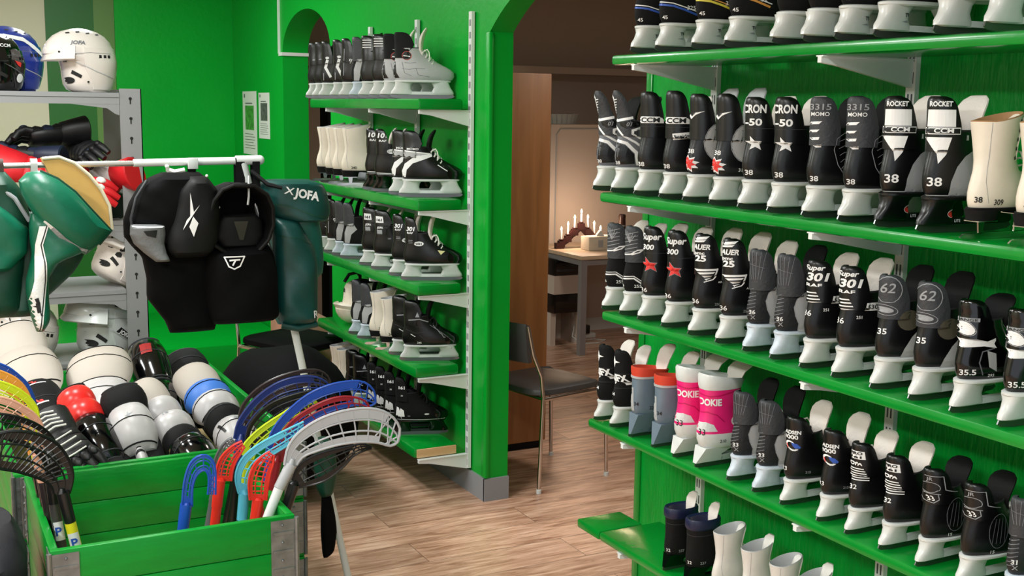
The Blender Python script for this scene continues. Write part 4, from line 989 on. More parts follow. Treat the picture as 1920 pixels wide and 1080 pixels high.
# ================================================================ crates made of pallet collars
def crate(x0, x1, y0, y1, label, lv=3, hh=.195, boards=('front', 'back', 'left', 'right')):
    th = .020
    for k in range(lv):
        nm = ['bottom', 'middle', 'top'][k]
        t = thing('pallet_collar', 'green painted wooden pallet collar, %s one of the %s' % (nm, label), 'crate', ((x0+x1)/2, (y0+y1)/2, k*hh), 0, 'collars of the %s' % label)
        X = (x1-x0)/2; Y = (y1-y0)/2
        for a, b in (((-X, -Y), (X, -Y+th)), ((-X, Y-th), (X, Y)), ((-X, -Y+th), (-X+th, Y-th)), ((X-th, -Y+th), (X, Y-th))):
            mb = MB()
            for q in range(2):
                mb.cbox((a[0], a[1], q*hh/2+.0008), (b[0], b[1], (q+1)*hh/2-.0008), .003)
            mb.build('side_board', GREENC, t)
        for sx in (-1, 1):
            for sy in (-1, 1):
                hg = MB(); e = .0022
                cx, cy = sx*X, sy*Y
                hg.box((min(cx, cx-sx*.065), min(cy, cy+sy*e), .012), (max(cx, cx-sx*.065), max(cy, cy+sy*e), hh-.010))
                hg.box((min(cx, cx+sx*e), min(cy, cy-sy*.065), .012), (max(cx, cx+sx*e), max(cy, cy-sy*.065), hh-.010))
                hg.tube([(cx+sx*.003, cy+sy*.003, .008), (cx+sx*.003, cy+sy*.003, hh-.006)], .0065, 8)
                for z in (.05, .10, .15):
                    hg.box((min(cx-sx*.006, cx-sx*.060), min(cy, cy+sy*.0045), z-.004), (max(cx-sx*.006, cx-sx*.060), max(cy, cy+sy*.0045), z+.004))
                    hg.box((min(cx, cx+sx*.0045), min(cy-sy*.006, cy-sy*.060), z-.004), (max(cx, cx+sx*.0045), max(cy-sy*.006, cy-sy*.060), z+.004))
                for z in (.03, .075, .125, .172):
                    hg.ball((cx-sx*.035, cy+sy*.003, z), .004, 8, 4); hg.ball((cx+sx*.003, cy-sy*.035, z), .004, 8, 4)
                hg.build('corner_hinge', GALV, t)
AX0, AX1, AY0, AY1 = .268, .868, 2.852, 3.492
BX0, BX1, BY0, BY1 = .243, 1.100, 3.512, 4.86
crate(AX0, AX1, AY0, AY1, 'small crate of sticks')
crate(BX0, BX1, BY0, BY1, 'large crate of pads')
tag(MB().box((AX0+.024, AY0+.024, .30), (AX1-.024, AY1-.024, .318)).build('crate_bottom', PINE), 'raw wooden board inside the crate of sticks', 'board')
tag(MB().box((BX0+.024, BY0+.024, .36), (BX1-.024, BY1-.024, .378)).build('crate_bottom', PINE), 'wooden board under the pads in the large crate', 'board')

# ================================================================ floorball sticks standing in the small crate
def resample(P, n):
    # smooth (Catmull-Rom) then resample by length
    Q = []
    for i in range(len(P)-1):
        p0 = Vector(P[max(i-1, 0)]); p1 = Vector(P[i]); p2 = Vector(P[i+1]); p3 = Vector(P[min(i+2, len(P)-1)])
        for k in range(6):
            t = k/6; Q.append(.5*((2*p1)+(-p0+p2)*t+(2*p0-5*p1+4*p2-p3)*t*t+(-p0+3*p1-3*p2+p3)*t*t*t))
    Q.append(Vector(P[-1])); D = [0]
    for a, b in zip(Q, Q[1:]): D.append(D[-1]+(b-a).length)
    out = []; j = 0
    for k in range(n):
        s = D[-1]*k/(n-1)
        while j < len(D)-2 and D[j+1] < s: j += 1
        d = D[j+1]-D[j] or 1; out.append(Q[j].lerp(Q[j+1], min(1, (s-D[j])/d)))
    return out
def stick(key, bl, m_blade, m_shaft, label, shaft=None, solid=True, sb=.20, hook=.035, m_grip=None, extra=None, net=1, r=.0021):
    Y, up, lo = bl
    n = 25; U = resample(up, n); Lw = resample(lo, n)
    bow = lambda t: -hook*sin(pi*t*.5)**2      # the blade curves toward the viewer
    pt = lambda t, s, dy=0: (lambda i, f: Vector((lambda p: (p[0], Y+bow(t)+dy, p[1]))(U[i].lerp(U[min(i+1, n-1)], f)*(1-s)+Lw[i].lerp(Lw[min(i+1, n-1)], f)*s)))(min(int(t*(n-1)), n-1), t*(n-1)-int(t*(n-1)))
    t_ = thing('floorball_stick', label, 'floorball stick', (0, 0, 0), 0, 'floorball sticks standing in the small crate')
    base = pt(0, .5)
    t_.location = base
    mb = MB(); T = [i/(n-1) for i in range(n)]
    off = lambda v: v - base
    for s, rr in ((0, r*1.5), (1, r*1.5), (.34, r), (.67, r)):
        mb.tube([off(pt(t, s)) for t in T], rr, 6)
    if solid:
        for s0, s1 in ((0, sb), (.80, 1)):
            tt = [t for t in T if t < .82]
            f = [[off(pt(t, s0, -.0012)), off(pt(t, s1, -.0012)), off(pt(t, s1, .0012)), off(pt(t, s0, .0012))] for t in tt]
            mb.loft(f)
    k = 0; m = 9*net
    for i in range(1, m):
        t = .06+.90*i/m
        t2 = min(1, t+.035)
        mb.tube([off(pt(t, 0)), off(pt((t+t2)/2, .5)), off(pt(t2, 1))], r*.85, 5)
    for i in range(4):
        a = .72+.07*i
        mb.tube([off(pt(a, .0 if i % 2 else 1)), off(pt(min(1, a+.10), 1 if i % 2 else 0))], r*.8, 5)
    # throat plate at the neck
    tt = [0, .03, .06, .09, .12]
    mb.loft([[off(pt(t, .02, -.002)), off(pt(t, .98, -.002)), off(pt(t, .98, .002)), off(pt(t, .02, .002))] for t in tt])
    # hosel
    d0 = pt(0, .5)
    if shaft is None: sp = [d0, Vector((min(max(d0.x-.03, AX0+.06), .82), Y+.01, .335))]
    else:
        sp = [Vector((x, shaft[0], z)) for x, z in shaft[1]]
        if sp[-1].z > .36:
            d = (sp[-1]-sp[-2]); d *= (sp[-1].z-.335)/max(.01, -d.z); sp.append(sp[-1]+d)
            sp[-1].x = min(max(sp[-1].x, AX0+.04), AX1-.04)
    q = sp[0].lerp(sp[1], min(1, .075/max((sp[1]-sp[0]).length, .01)))
    mb.tube([off(pt(.05, .5)), off(d0), off(sp[0]), off(q)], [.006, .012, .0155, .0145], 10)
    mb.build('blade', m_blade, t_)
    sh = MB(); sh.tube([off(q)] + [off(p) for p in sp[1:]] if (sp[1]-sp[0]).length > .08 else [off(q), off(sp[-1])], .0135, 12); so = sh.build('shaft', m_shaft, t_)
    if extra: extra(t_, [off(q)]+[off(p) for p in sp[1:]])
    return t_
def bands(specs):
    def f(t_, P):
        for a, b, m_ in specs:
            A = P[0].lerp(P[1], a); B_ = P[0].lerp(P[1], b)
            MB().tube([A, B_], .0139, 12).build('band', m_, t_)
    return f
def shaft_text(s, m_, frac, h=.02, plate=None, plate_h=.06):
    def f(t_, P):
        d = (P[-1]-P[0]).normalized(); c = P[0]+d*frac
        up = -d; n = Vector((-.2, -1, 0)).normalized(); r = up.cross(n).normalized()*-1
        n = Vector((-.15, -1, .2)).normalized(); r = n.cross(up).normalized(); r = -r if r.x < 0 else r
        mb = MB(); bt = MB().tube([c-d*.08, c+d*.08], .0137, 20).bvh()
        def pj(T, mbx, off):
            for t in T:
                Q = []
                for a, b in t:
                    o = c + r*a + up*b + n*.1; h_, hn, _, _ = bt.ray_cast(o, -n)
                    if h_ is None: break
                    Q.append(h_+n*off)
                if len(Q) == 3: mbx.add(Q, [(0, 1, 2)])
        if plate:
            pb = MB(); w_ = .0125; pj(tris([(-w_, -plate_h/2), (w_, -plate_h/2), (w_, plate_h/2), (-w_, plate_h/2)], [(0, 1, 2, 3)], .006), pb, .0006); pb.build('sticker', plate, t_, smooth=False)
        vs_, fs, wd = text2d(s, .03); k = h/.7
        pj(tris([(-y*k, x*k) for x, y in vs_] if len(s) > 1 else [(x*k, y*k) for x, y in vs_], fs, .006), mb, .0014)
        if mb.f: mb.build('lettering', m_, t_, smooth=False)
    return f
def both(*fs): return lambda a, b: [f(a, b) for f in fs]
c_ = lambda n, rgb, **k: mat('stick_' + n, rgb, k.pop('rough', .32), **k)
SG = c_('silver', (176, 178, 184)); SK = c_('black', (18, 18, 20)); SB = c_('blue', (30, 78, 178)); SBD = c_('dark_blue', (34, 52, 120)); SR = c_('red', (226, 48, 36)); SRD = c_('dark_red', (150, 26, 40))
SLB = c_('light_blue', (96, 196, 226)); SLM = c_('lime', (206, 228, 40)); SBR = c_('brown', (50, 40, 42)); SP = c_('salmon', (236, 176, 150)); SO = c_('orange', (236, 158, 70)); SY = c_('yellow', (226, 214, 40)); SW = c_('white', (226, 226, 228)); SGR = c_('steel_grey', (110, 112, 116), metal=.4); SGD = c_('graphite', (66, 62, 62))
Bd, Sh = BLADES, SHAFTS
stick('a', Bd['brown_top'], SBR, SK, 'dark brown lattice blade stick standing at the very back of the right bunch')
stick('b', Bd['blue_dark'], SBD, SK, 'dark blue lattice blade stick just below the brown one', sb=0.3)
stick('c', Bd['black_rim'], SK, SGR, 'black blade stick behind the lime yellow one')
stick('d', Bd['lime'], SLM, SK, 'lime yellow blade stick in the right bunch', sb=0.3)
stick('e', Bd['blue_big'], SB, SK, 'bright blue blade stick behind the silver grey one', sb=0.3)
stick('f', Bd['red_mesh'], SRD, SRD, 'dark red mesh blade stick between the blue and silver blades', solid=True)
stick('g', Bd['light_blue'], SLB, SBR, 'light blue blade stick with brown shaft', Sh['light_blue'], sb=.4)
stick('h', Bd['black_under'], SK, SK, 'black blade stick hanging under the silver grey blade')
stick('i', Bd['grey_front'], SG, SW, 'silver grey blade stick with patterned white shaft, frontmost on the right', Sh['grey_front'], r=.0026, sb=.30,
      extra=lambda t_, P: (bands([(.05, .16, SW), (.22, .34, SGD), (.46, .56, SGD), (.7, .8, SGD)])(t_, P)))
stick('j', Bd['red_narrow'], SR, SW, 'narrow red blade stick with red, white and blue bands', Sh['red_narrow'], hook=.01, extra=bands([(.0, .14, SR), (.14, .30, SW), (.30, .45, SBD), (.45, .6, SW), (.6, .7, SR)]))
stick('k', Bd['red_fork'], SR, SR, 'bright red blade stick with red shaft beside the blue arch', Sh['red_fork'], hook=.01)
stick('l', Bd['grey_edge'], SGR, SGR, 'grey blade stick seen edge on behind the red one', Sh['grey_edge'], hook=.01)
stick('m', Bd['blue_arch'], SB, SK, 'blue arched blade stick at the left of the right bunch', Sh['blue_arch'], hook=.01, solid=True)
stick('n', Bd['blue_left'], SB, SK, 'blue blade stick at the top of the left bunch', sb=0.48)
stick('o', Bd['orange_left'], SO, SK, 'orange blade stick in the left bunch', sb=0.48)
stick('p', Bd['lime_left'], SLM, SK, 'lime blade stick in the left bunch below the orange one', sb=0.48)
stick('q', Bd['pink_left'], SP, SBR, 'salmon pink blade stick in the left bunch', sb=0.48)
stick('r', Bd['black_left_b'], SK, SGD, 'black blade stick with grey lettered shaft in the left bunch', Sh['black_left_b'], net=2, extra=both(shaft_text('P', MB_, .075, .022, SW, .05), shaft_text('AID', MK, .15, .018)))
stick('s', Bd['black_left'], SK, SY, 'large black blade stick with yellow shaft, frontmost on the left', Sh['black_left'], net=2, r=.0028, extra=both(bands([(0, .06, SK)]), shaft_text('P', MB_, .06, .022, SW, .05)))

# ================================================================ pads heaped in the large crate
def pad(name, label, cat, p0, p1, segs, group=None, base=BLKM, wb=.07, marks=None, nrm=None):
    """p0 shin end, p1 knee end; segs: (t0, t1, half width, height, material, part name)"""
    p0 = Vector(p0); p1 = Vector(p1); d = p1-p0; L = d.length; ex = d/L
    n = Vector(nrm) if nrm else Vector((-.25, -.75, .75))
    n = (n - ex*n.dot(ex)).normalized(); ey = n.cross(ex)
    t_ = thing(name, label, cat, p0, 0, group)
    W = lambda a, b, c: ex*a + ey*b + n*c
    body = MB(); R = []
    for k in range(9):
        t = k/8; w_ = wb*(.72+.28*sin(pi*min(1, t*1.1))); R.append([W(t*L, w_*cos(2*pi*i/16), -.022+.022*sin(2*pi*i/16)) for i in range(16)])
    body.loft(R); body.build('padding', base, t_)
    bv = MB()
    for t0, t1, hw, hh, m_, pn in segs:
        mb = MB(); R = []; N = 12
        for k in range(N+1):
            u = k/N; e = sin(pi*(.04+.92*u))**.55
            x = (t0+(t1-t0)*u)*L
            ring = [W(x, hw*(.55+.45*e)*cos(a), -.01+hh*e*sin(a)) for a in [pi*i/12 for i in range(13)]]
            ring += [W(x, hw*(.55+.45*e)*.86*cos(a), -.014+hh*e*.55*sin(a)) for a in [pi-pi*i/12 for i in range(13)]]
            R.append(ring)
        mb.loft(R); so_ = mb.build(pn, m_, t_)
        pp = MB()
        for kk in (1, 6, 11) if hh > .07 else (1, 11):
            pp.tube([p + n*.001 for p in R[kk][1:12]], .0016 if kk == 6 else .0026, 6)
        pp.build('edge_binding', BLKM if m_ not in (BLKP, BLKM) else GREYD, so_)
        o = len(bv.v); bv.v += mb.v; bv.f += [tuple(i+o for i in f) for f in mb.f]
    if marks:
        bt = bv.bvh()
        for (s, a, b, h, m_, wd, rot) in marks:
            mk = MB()
            if isinstance(s, str):
                vs_, fs, w0 = text2d(s, .03); k = h/.7; kx = (wd/w0) if wd else k; V = [(x*kx, y*k) for x, y in vs_]
            else: V = s; fs = [tuple(range(len(s)))]
            cr, sr = cos(radians(rot)), sin(radians(rot))
            V = [(x*cr-y*sr, x*sr+y*cr) for x, y in V]
            for t in tris(V, fs, .008):
                Q = []
                for x, y in t:   # text right = ey-ish, up = ex
                    o = W(a*L+y, b-x, .4) if ey.x < 0 else W(a*L+y, b+x, .4)
                    h_, _, _, _ = bt.ray_cast(o, -n)
                    if h_ is None: break
                    Q.append(h_+n*.0015)
                if len(Q) == 3: mk.add(Q, [(0, 1, 2)])
            if mk.f: mk.build('lettering', m_, t_, smooth=False)
    return t_
PW = mat('pad_white_shell', (188, 184, 184), .34, var=.08, vscale=18, bump=.05); PC = mat('pad_cream_fabric', (178, 168, 158), .7, bump=.1); PR = mat('pad_red_shell', (226, 44, 40), .3); PB = mat('pad_blue_band', (56, 112, 196), .5)
PCL = mat('pad_clear_plastic', (150, 154, 156), .2)
G = 'pads heaped in the large crate'
RBKV = [(-.012,.0),(-.004,.004),(.0,.016),(.003,.006),(.016,.010),(.006,.002),(.004,-.010),(.0,-.001),(-.008,-.008),(-.004,.0)]
pad('shin_guard', 'white shin guard with black top, small leaf mark and grey strap, centre front of crate', 'shin guard', (.640, 3.575, .46), (.605, 3.86, .69),
    [(.02, .30, .045, .05, BLKP, 'shin_plate'), (.0, .46, .020, .064, PW, 'centre_strip'), (.40, .92, .072, .085, PW, 'knee_cap'), (.80, 1.14, .074, .060, BLKM, 'thigh_flap')], G,
    marks=[(RBKV, .68, 0, .02, MG, None, 0), ([(-.014,-.008),(.014,-.008),(.014,.008),(-.014,.008)], .36, 0, .02, MK, None, 0), ('S3', .14, 0, .016, MG, None, 90)])
pad('shin_guard', 'white striped shin guard marked 1S with a glossy black knee dome at its lower end', 'shin guard', (.795, 3.575, .51), (.690, 4.02, .69),
    [(.70, 1.04, .066, .060, PC, 'thigh_flap'), (.55, .78, .068, .066, PW, 'shin_band'), (.36, .60, .070, .070, PW, 'shin_band'), (.20, .44, .062, .066, BLKM, 'strap'), (-.02, .32, .070, .088, BLKP, 'knee_cap')], G,
    marks=[('1S', .52, 0, .018, MG, None, 0)])
pad('shin_guard', 'white shin guard with blue band and black flap against the right board', 'shin guard', (.945, 3.62, .53), (.900, 4.26, .68),
    [(.66, 1.0, .080, .070, PC, 'thigh_flap'), (.52, .74, .082, .078, PB, 'blue_band'), (.40, .60, .080, .080, PW, 'shin_band'), (.24, .44, .070, .080, BLKM, 'strap'), (-.02, .30, .072, .092, PW, 'knee_cap')], G,
    marks=[(RBKV, .16, -.02, .02, MG, None, 0), ([(-.006,-.03),(.002,-.03),(.004,.03),(-.004,.03)], .14, .036, .02, MK, None, 12)])
pad('elbow_pad', 'black glossy elbow pad with two bright red bands', 'elbow pad', (.545, 3.60, .50), (.455, 3.99, .72),
    [(.72, .95, .060, .062, PR, 'red_band'), (.54, .80, .062, .070, PR, 'red_band'), (.18, .66, .066, .082, BLKP, 'elbow_cap'), (-.10, .20, .052, .050, BLKM, 'cuff'), (-.12, .02, .055, .060, PCL, 'clear_edge')], G)
pad('shin_guard', 'glossy black shin guard marked 31 with red patch on top', 'shin guard', (.790, 4.05, .52), (.790, 4.52, .74),
    [(.0, .52, .070, .080, BLKP, 'knee_cap'), (.46, 1.0, .074, .080, BLKP, 'thigh_flap')], G,
    marks=[('31', .26, 0, .022, MW, None, 0), ([(-.020,-.03),(.020,-.03),(.024,.03),(-.018,.034)], .76, 0, .05, mat('dark_red_patch', (150, 34, 34), .5), None, 0)])
pad('shin_guard', 'glossy black double domed shin guard beside the right board', 'shin guard', (.955, 4.22, .50), (.960, 4.66, .66),
    [(.0, .46, .078, .070, BLKP, 'knee_cap'), (.42, .98, .085, .078, BLKM, 'thigh_flap')], G)
pad('shoulder_pad', 'white shoulder pad dome behind the red banded elbow pad', 'shoulder pad', (.560, 4.00, .58), (.610, 4.40, .74),
    [(-.05, .55, .110, .085, PW, 'cap'), (.45, 1.02, .115, .075, PC, 'upper_cap'), (-.12, .10, .06, .07, GREYD, 'strap')], G,
    marks=[([(-.006,-.03),(.008,-.03),(.002,.03)], .12, .05, .02, MB_, None, 0), ([(-.02,-.004),(.02,.004),(.018,.008),(-.02,.002)], .14, .085, .02, MK, None, 70)])
pad('goalie_pad', 'cream leg pad with a black panel and red and white script', 'leg pad', (.400, 3.88, .56), (.330, 4.60, .80),
    [(-.02, .52, .085, .078, BLKM, 'front_panel'), (.40, .80, .115, .080, PC, 'upper_roll'), (.70, 1.05, .110, .070, PC, 'upper_roll')], G,
    marks=[([(-.045,-.004),(.045,-.002),(.045,.005),(-.045,.004)], .38, 0, .02, MW, None, 3), ('Tk', .40, -.0, .026, MR, None, 0), ('Aa', .22, 0, .02, MR, None, 0), ([(-.03,-.003),(.03,-.002),(.03,.004),(-.03,.004)], .20, 0, .02, MW, None, 3)])

def glove(name, label, p, rot, m1, m2, m3, s=1., group=None, marks=()):
    """hockey glove: cuff, back rolls, four fingers and a thumb; fingers along +x, back of the hand up"""
    t_ = thing(name, label, 'glove', p, 0, group); t_.rotation_euler = rot; t_.scale = (s,)*3
    cu = MB(); R = []
    for x, a, b in [(-.15, .072, .050), (-.145, .078, .056), (-.09, .068, .048), (-.05, .058, .042), (-.04, .05, .036)]:
        R.append([(x, a*cos(2*pi*i/18), b*sin(2*pi*i/18)+.045) for i in range(18)])
    cu.loft(R); cu.build('cuff', m1, t_)
    pm = MB(); R = []
    for x, a, b in [(-.06, .045, .028), (-.04, .052, .034), (.02, .056, .034), (.06, .052, .030), (.07, .045, .02)]:
        R.append([(x, a*cos(2*pi*i/16), b*sin(2*pi*i/16)+.040) for i in range(16)])
    pm.loft(R); pm.build('palm', m2, t_)
    for k, x in enumerate((-.035, .005, .045)):
        rb = MB(); rb.loft([[(x-.018+.036*u, .055*cos(pi*i/10), .046+(.028+.010*sin(pi*u))*sin(pi*i/10)) for i in range(11)]+[(x-.018+.036*u, -.05+.1*i/6, .04) for i in range(7)] for u in (0, .15, .5, .85, 1)])
        rb.build('back_roll', (m1, m3, m1)[k], t_)
    for k, y in enumerate((-.042, -.014, .014, .042)):
        l = (.085, .10, .098, .078)[k]
        f = MB().tube([(.062, y, .052), (.062+l*.35, y, .062), (.062+l*.7, y*1.05, .050), (.062+l, y*1.05, .026)], [.0135, .0150, .0145, .011], 10); f.build('finger', m1, t_)
        MB().ball((.062+l*.38, y, .069), (.018, .0125, .010), 10, 6).build('finger_roll', m3, t_)
    MB().tube([(-.03, -.045, .040), (.01, -.072, .040), (.05, -.086, .034), (.078, -.084, .028)], [.017, .018, .0165, .010], 10).build('thumb', m1, t_)
    for (txt, x, h, m_) in marks:
        D = MB(); vs_, fs, wd = text2d(txt, .02)
        for t in tris(vs_, fs, .2): D.add([(x - y_*h, x_*h, .100+.0 - (x_*h)**2*14) for x_, y_ in t], [(0, 1, 2)])
        D.build('lettering', m_, t_, smooth=False)
    return t_
GK = mat('glove_black', (16, 16, 19), .5, bump=.1); GR = mat('glove_red', (206, 26, 36), .5, bump=.08); GWH = mat('glove_white', (228, 222, 220), .5); GN = mat('glove_navy', (26, 34, 58), .5)
g0 = glove('hockey_glove', 'black lace-up glove with white stitching lying in front of the crate pile', (.425, 3.66, .575), (.5, .35, -1.2), GK, GK, GK, 1., G)
lc = MB()
for k in range(5): lc.tube([(-.13+.02*k, -.03, .100), (-.125+.02*k, .0, .106), (-.115+.02*k, .03, .098)], .003, 6)
for k in range(4): lc.tube([(-.02+.03*k, -.04, .082), (-.005+.03*k, -.01, .094), (-.01+.03*k, .03, .088)], .0025, 6)
lc.build('laces', LACE, g0)

# ================================================================ steel rack with helmets and gloves
RX1 = .812; RYF = 4.98
RS = [1.683, 1.166, .880, .585]
t = thing('steel_rack', 'grey steel shelving rack standing against the green end wall', 'rack', (RX1, RYF, 0))
for (x0, x1, y0, y1) in ((0, .086, 0, .004), (.082, .086, 0, .05), (0, .086, .44, .444), (-1.50, -1.42, 0, .004), (-1.50, -1.42, .44, .444)):
    MB().box((x0, y0, 0), (x1, y1, 1.70)).build('post', GALVR, t)
HOLE = mat('dark_hole', (18, 18, 18), .8)
hl = MB()
for k in range(20):
    z = 1.66-.08*k; hl.lathe([(.0065, 0), (.0065, .001)], (0, 0, 0), 12); n = len(hl.v)-24
    for i in range(n, n+24): x, y, zz = hl.v[i]; hl.v[i] = (.042+x, -.0006-zz, z+y)
    hl.box((.0395, -.0012, z-.022), (.0445, -.0002, z-.004))
hl.build('keyholes', HOLE, t)
for i, z in enumerate(RS):
    s = (MB().box((-1.42, 0, -.022), (-.002, .44, 0)).box((-1.42, -.002, -.046), (-.002, .001, -.020)).box((-1.42, -.006, -.018), (-.002, -.001, -.002))
        .prism([(-.19, -.046), (-.05, -.062), (-.018, -.085), (-.002, -.090), (-.002, -.046)], -.001, .001, 'y').build('shelf', GALVR, t, (0, 0, z)))

def helmet(label, p, rz, shell, brim=None, s=1., text=None, tm=MK, group=None, tilt=0, ear=True, extra=None, roll=0):
    """hockey helmet, front along -x"""
    t_ = thing('hockey_helmet', label, 'helmet', p, rz, group); t_.scale = (s,)*3; t_.rotation_euler = (roll, tilt, rz)
    rows = [(.000, -.020, .112, .080), (.010, -.044, .122, .088), (.030, -.056, .130, .095), (.062, -.060, .139, .102), (.095, -.062, .144, .106), (.118, -.068, .145, .108), (.128, -.112, .145, .1085),
            (.145, -.128, .141, .107), (.170, -.124, .136, .103), (.195, -.110, .124, .094), (.217, -.088, .104, .078), (.234, -.058, .076, .055), (.244, -.020, .040, .028), (.247, .0, .02, .012)]
    mb, R = rows_loft(rows, 30, 2.25, 0, cap1=True)
    sh_ = mb.build('shell', shell, t_)
    bt = mb.bvh()
    # rear half shell, slightly proud, with its own edge
    rr = MB(); R2 = []
    for z, b, f, w_ in rows[1:6]+rows[7:9]:
        ring = sup((b+f)/2, 0, (f-b)/2+.004, w_+.004, z, 48, 2.25, 0); x0 = -.01+.35*(max(0, .14-z))
        R2.append([p_ for p_ in ring[1:] + ring[:1] if p_[0] > x0])
    mn = min(len(r) for r in R2); R2 = [[r[int(round(i*(len(r)-1)/(mn-1)))] for i in range(mn)] for r in R2]
    o1 = [[(x*.965, y*.965, z) for x, y, z in r] for r in R2]
    rr.loft([a + b[::-1] for a, b in zip(R2, o1)]); rr.build('rear_shell', brim or shell, t_)
    br = MB(); W_ = []
    for u in range(13):
        a = radians(-72+144*u/12); W_.append(a)
    rings = []
    for r_, z in ((.116, .170), (.146, .122), (.149, .116), (.144, .112), (.108, .140)):
        rings.append([(-r_*cos(a)*1.0+.012, .94*r_*sin(a), z+.01*abs(sin(a))) for a in W_])
    rings.append(rings[0]); br.loft(rings, 0, False, False, closed=False); br.build('visor_brim', shell, t_)
    ln = MB().ball((.012, 0, .085), (.072, .070, .06), 14, 8); ln.build('foam_liner', BLKM, t_)
    fc = Decals(bt, 0)
    for az in (90, -90):
        fc.poly([(-.038,.070),(-.006,.052),(-.002,.064),(-.034,.084)], az, HOLE, 'ear_vent', .0020); fc.ell(-.044, .044, .018, .013, az, HOLE, 'ear_vent', .0020)
        for u, z in ((.020, .040), (-.058, .080), (-.052, .022), (-.080, .150), (-.055, .118)): fc.ell(u, z, .004, .004, az, HOLE, 'screw', .0055)
        for u in (.060, .078, .094): fc.poly([(u,.130),(u+.010,.130),(u+.010,.142),(u,.142)], az, HOLE, 'vent', .006)
        fc.line([(-.05,.125),(-.03,.145),(.03,.150),(.11,.148)], .0015, az, GREY, 'shell_edge', .0045)
        fc.line([(-.02,.115),(.05,.080),(.115,.055)], .003, az, GREYL if shell not in (BLKP, BLK) else GREY, 'shell_edge', .0058)
        if text: fc.text(text, -.012, .188, .013, az, tm, width=.055, bold=.01, slant=.3, off=.0025)
    for k in range(4):
        fc.poly([(-.05+.036*k,.225-.004*abs(k-1)),(-.036+.036*k,.227-.004*abs(k-1)),(-.036+.036*k,.232-.004*abs(k-1)),(-.05+.036*k,.230-.004*abs(k-1))], 90, HOLE, 'vent', .002, tilt=0)
    if extra: extra(fc)
    fc.build(sh_)
    return t_
HW = mat('white_helmet_shell', (218, 209, 202), .22, coat=.3); HB = mat('blue_helmet_shell', (24, 48, 140), .2, coat=.4); HG = mat('grey_helmet_shell', (196, 200, 198), .3, coat=.2)
GH = 'helmets on the steel rack'
helmet('white hockey helmet with black vents on top of the rack', (.672, 5.10, 1.684), .06, HW, s=1.03, text='JOFA', tm=GREY, group=GH)
helmet('black hockey helmet with a round white sticker, top of the rack', (.345, 5.08, 1.684), .75, BLKP, s=.92, text='CCM', tm=MW, group=GH, extra=lambda D: (D.ell(.055, .055, .019, .019, 90, MW, 'round_sticker', .006), D.poly([(.02,.128),(.06,.118),(.056,.100),(.04,.108)], 90, MR, 'red_mark', .006)))
helmet('blue and white hockey helmet behind the black one', (.405, 5.27, 1.684), .35, HB, s=1.06, group=GH, extra=lambda D: D.poly([(-.04,.20),(.04,.185),(.12,.13),(.12,.15),(.04,.2),(-.03,.21)], 90, MW, 'white_flash', .006))
helmet('white hockey helmet tipped on its side behind the green pants', (.735, 5.10, .925), .3, HW, s=.98, group=GH, tilt=.55, extra=lambda D: [D.star(-.02+.0*k, .10+.028*k, .013, 90, HOLE, 3, .9, 'vent', k) for k in range(3)])
helmet('large pale grey helmet with black square vents and oval black label', (.690, 5.13, .590), .35, HG, s=1.12, group=GH, tilt=.20, extra=lambda D: (D.poly([(.02,.10),(.08,.07),(.092,.084),(.035,.118)], 90, MK, 'label', .006), D.text('JOFA', .055, .093, .014, 90, MW, width=.05, rot=-27, off=.0075), [D.poly([(-.03+.035*k,.196-.006*k),(-.016+.035*k,.194-.006*k),(-.016+.035*k,.206-.006*k),(-.03+.035*k,.208-.006*k)], 90, HOLE, 'vent', .003) for k in range(4)]))
helmet('white helmet lying at the left behind the goalie pads', (.36, 5.10, .590), .1, HW, s=1.08, group=GH, tilt=.3, extra=lambda D: [D.line([(-.06+.03*k,.17),(-.05+.03*k,.15)], .004, 90, HOLE, 'vent', .005) for k in range(4)])
hh_ = helmet('cream and black helmet lying upside down on the fourth far shelf', (1.985, 5.44, .569+.247*.84), .35, CREAM, s=.84, roll=pi)
hh_['group'] = GH if False else 'helmet on the far shelves'
MB().ball((.045, 0, .002), (.064, .076, .020), 16, 6).build('black_padding', BLKM, hh_)
MB().tube([(-.03, -.07, .0), (-.01, -.05, -.045), (.01, .0, -.06), (-.01, .05, -.045), (-.03, .07, .0)], .010, 8).build('chin_strap', BLKM, hh_)
GG = 'gloves on the second rack shelf'
z2 = RS[1]
glove('hockey_glove', 'black hockey glove with white hexagon marks, uppermost of the pile', (.56, 5.12, z2+.30), (.5, .12, 3.3), GK, GK, GN, 1.05, GG)
glove('hockey_glove', 'navy and black glove at the left of the pile', (.45, 5.08, z2+.22), (.6, -.1, 2.7), GN, GK, GK, 1.0, GG)
glove('hockey_glove', 'black glove with blue lettered cuff in the middle of the pile', (.72, 5.13, z2+.24), (.7, .1, -1.4), GK, GN, GK, 1.05, GG)
glove('hockey_glove', 'red hockey glove lying on the left of the red pair', (.50, 5.04, z2+.17), (.8, .20, -.25), GR, GR, GR, 1.1, GG)
glove('hockey_glove', 'red and white hockey glove with white fingers', (.63, 5.03, z2+.11), (.9, .25, -.5), GR, GWH, GWH, 1.15, GG)
glove('hockey_glove', 'red glove with white cuff stripe at the right post', (.745, 5.06, z2+.15), (1.0, .1, 2.2), GR, GWH, GWH, 1.0, GG)
glove('hockey_glove', 'dark glove at the bottom of the heap', (.50, 5.16, z2+.0), (0, 0, .4), GK, GK, GN, 1.1, GG)
glove('hockey_glove', 'black glove lying flat by the post', (.70, 5.22, z2+.0), (0, 0, 2.2), GK, GK, GK, 1.1, GG)

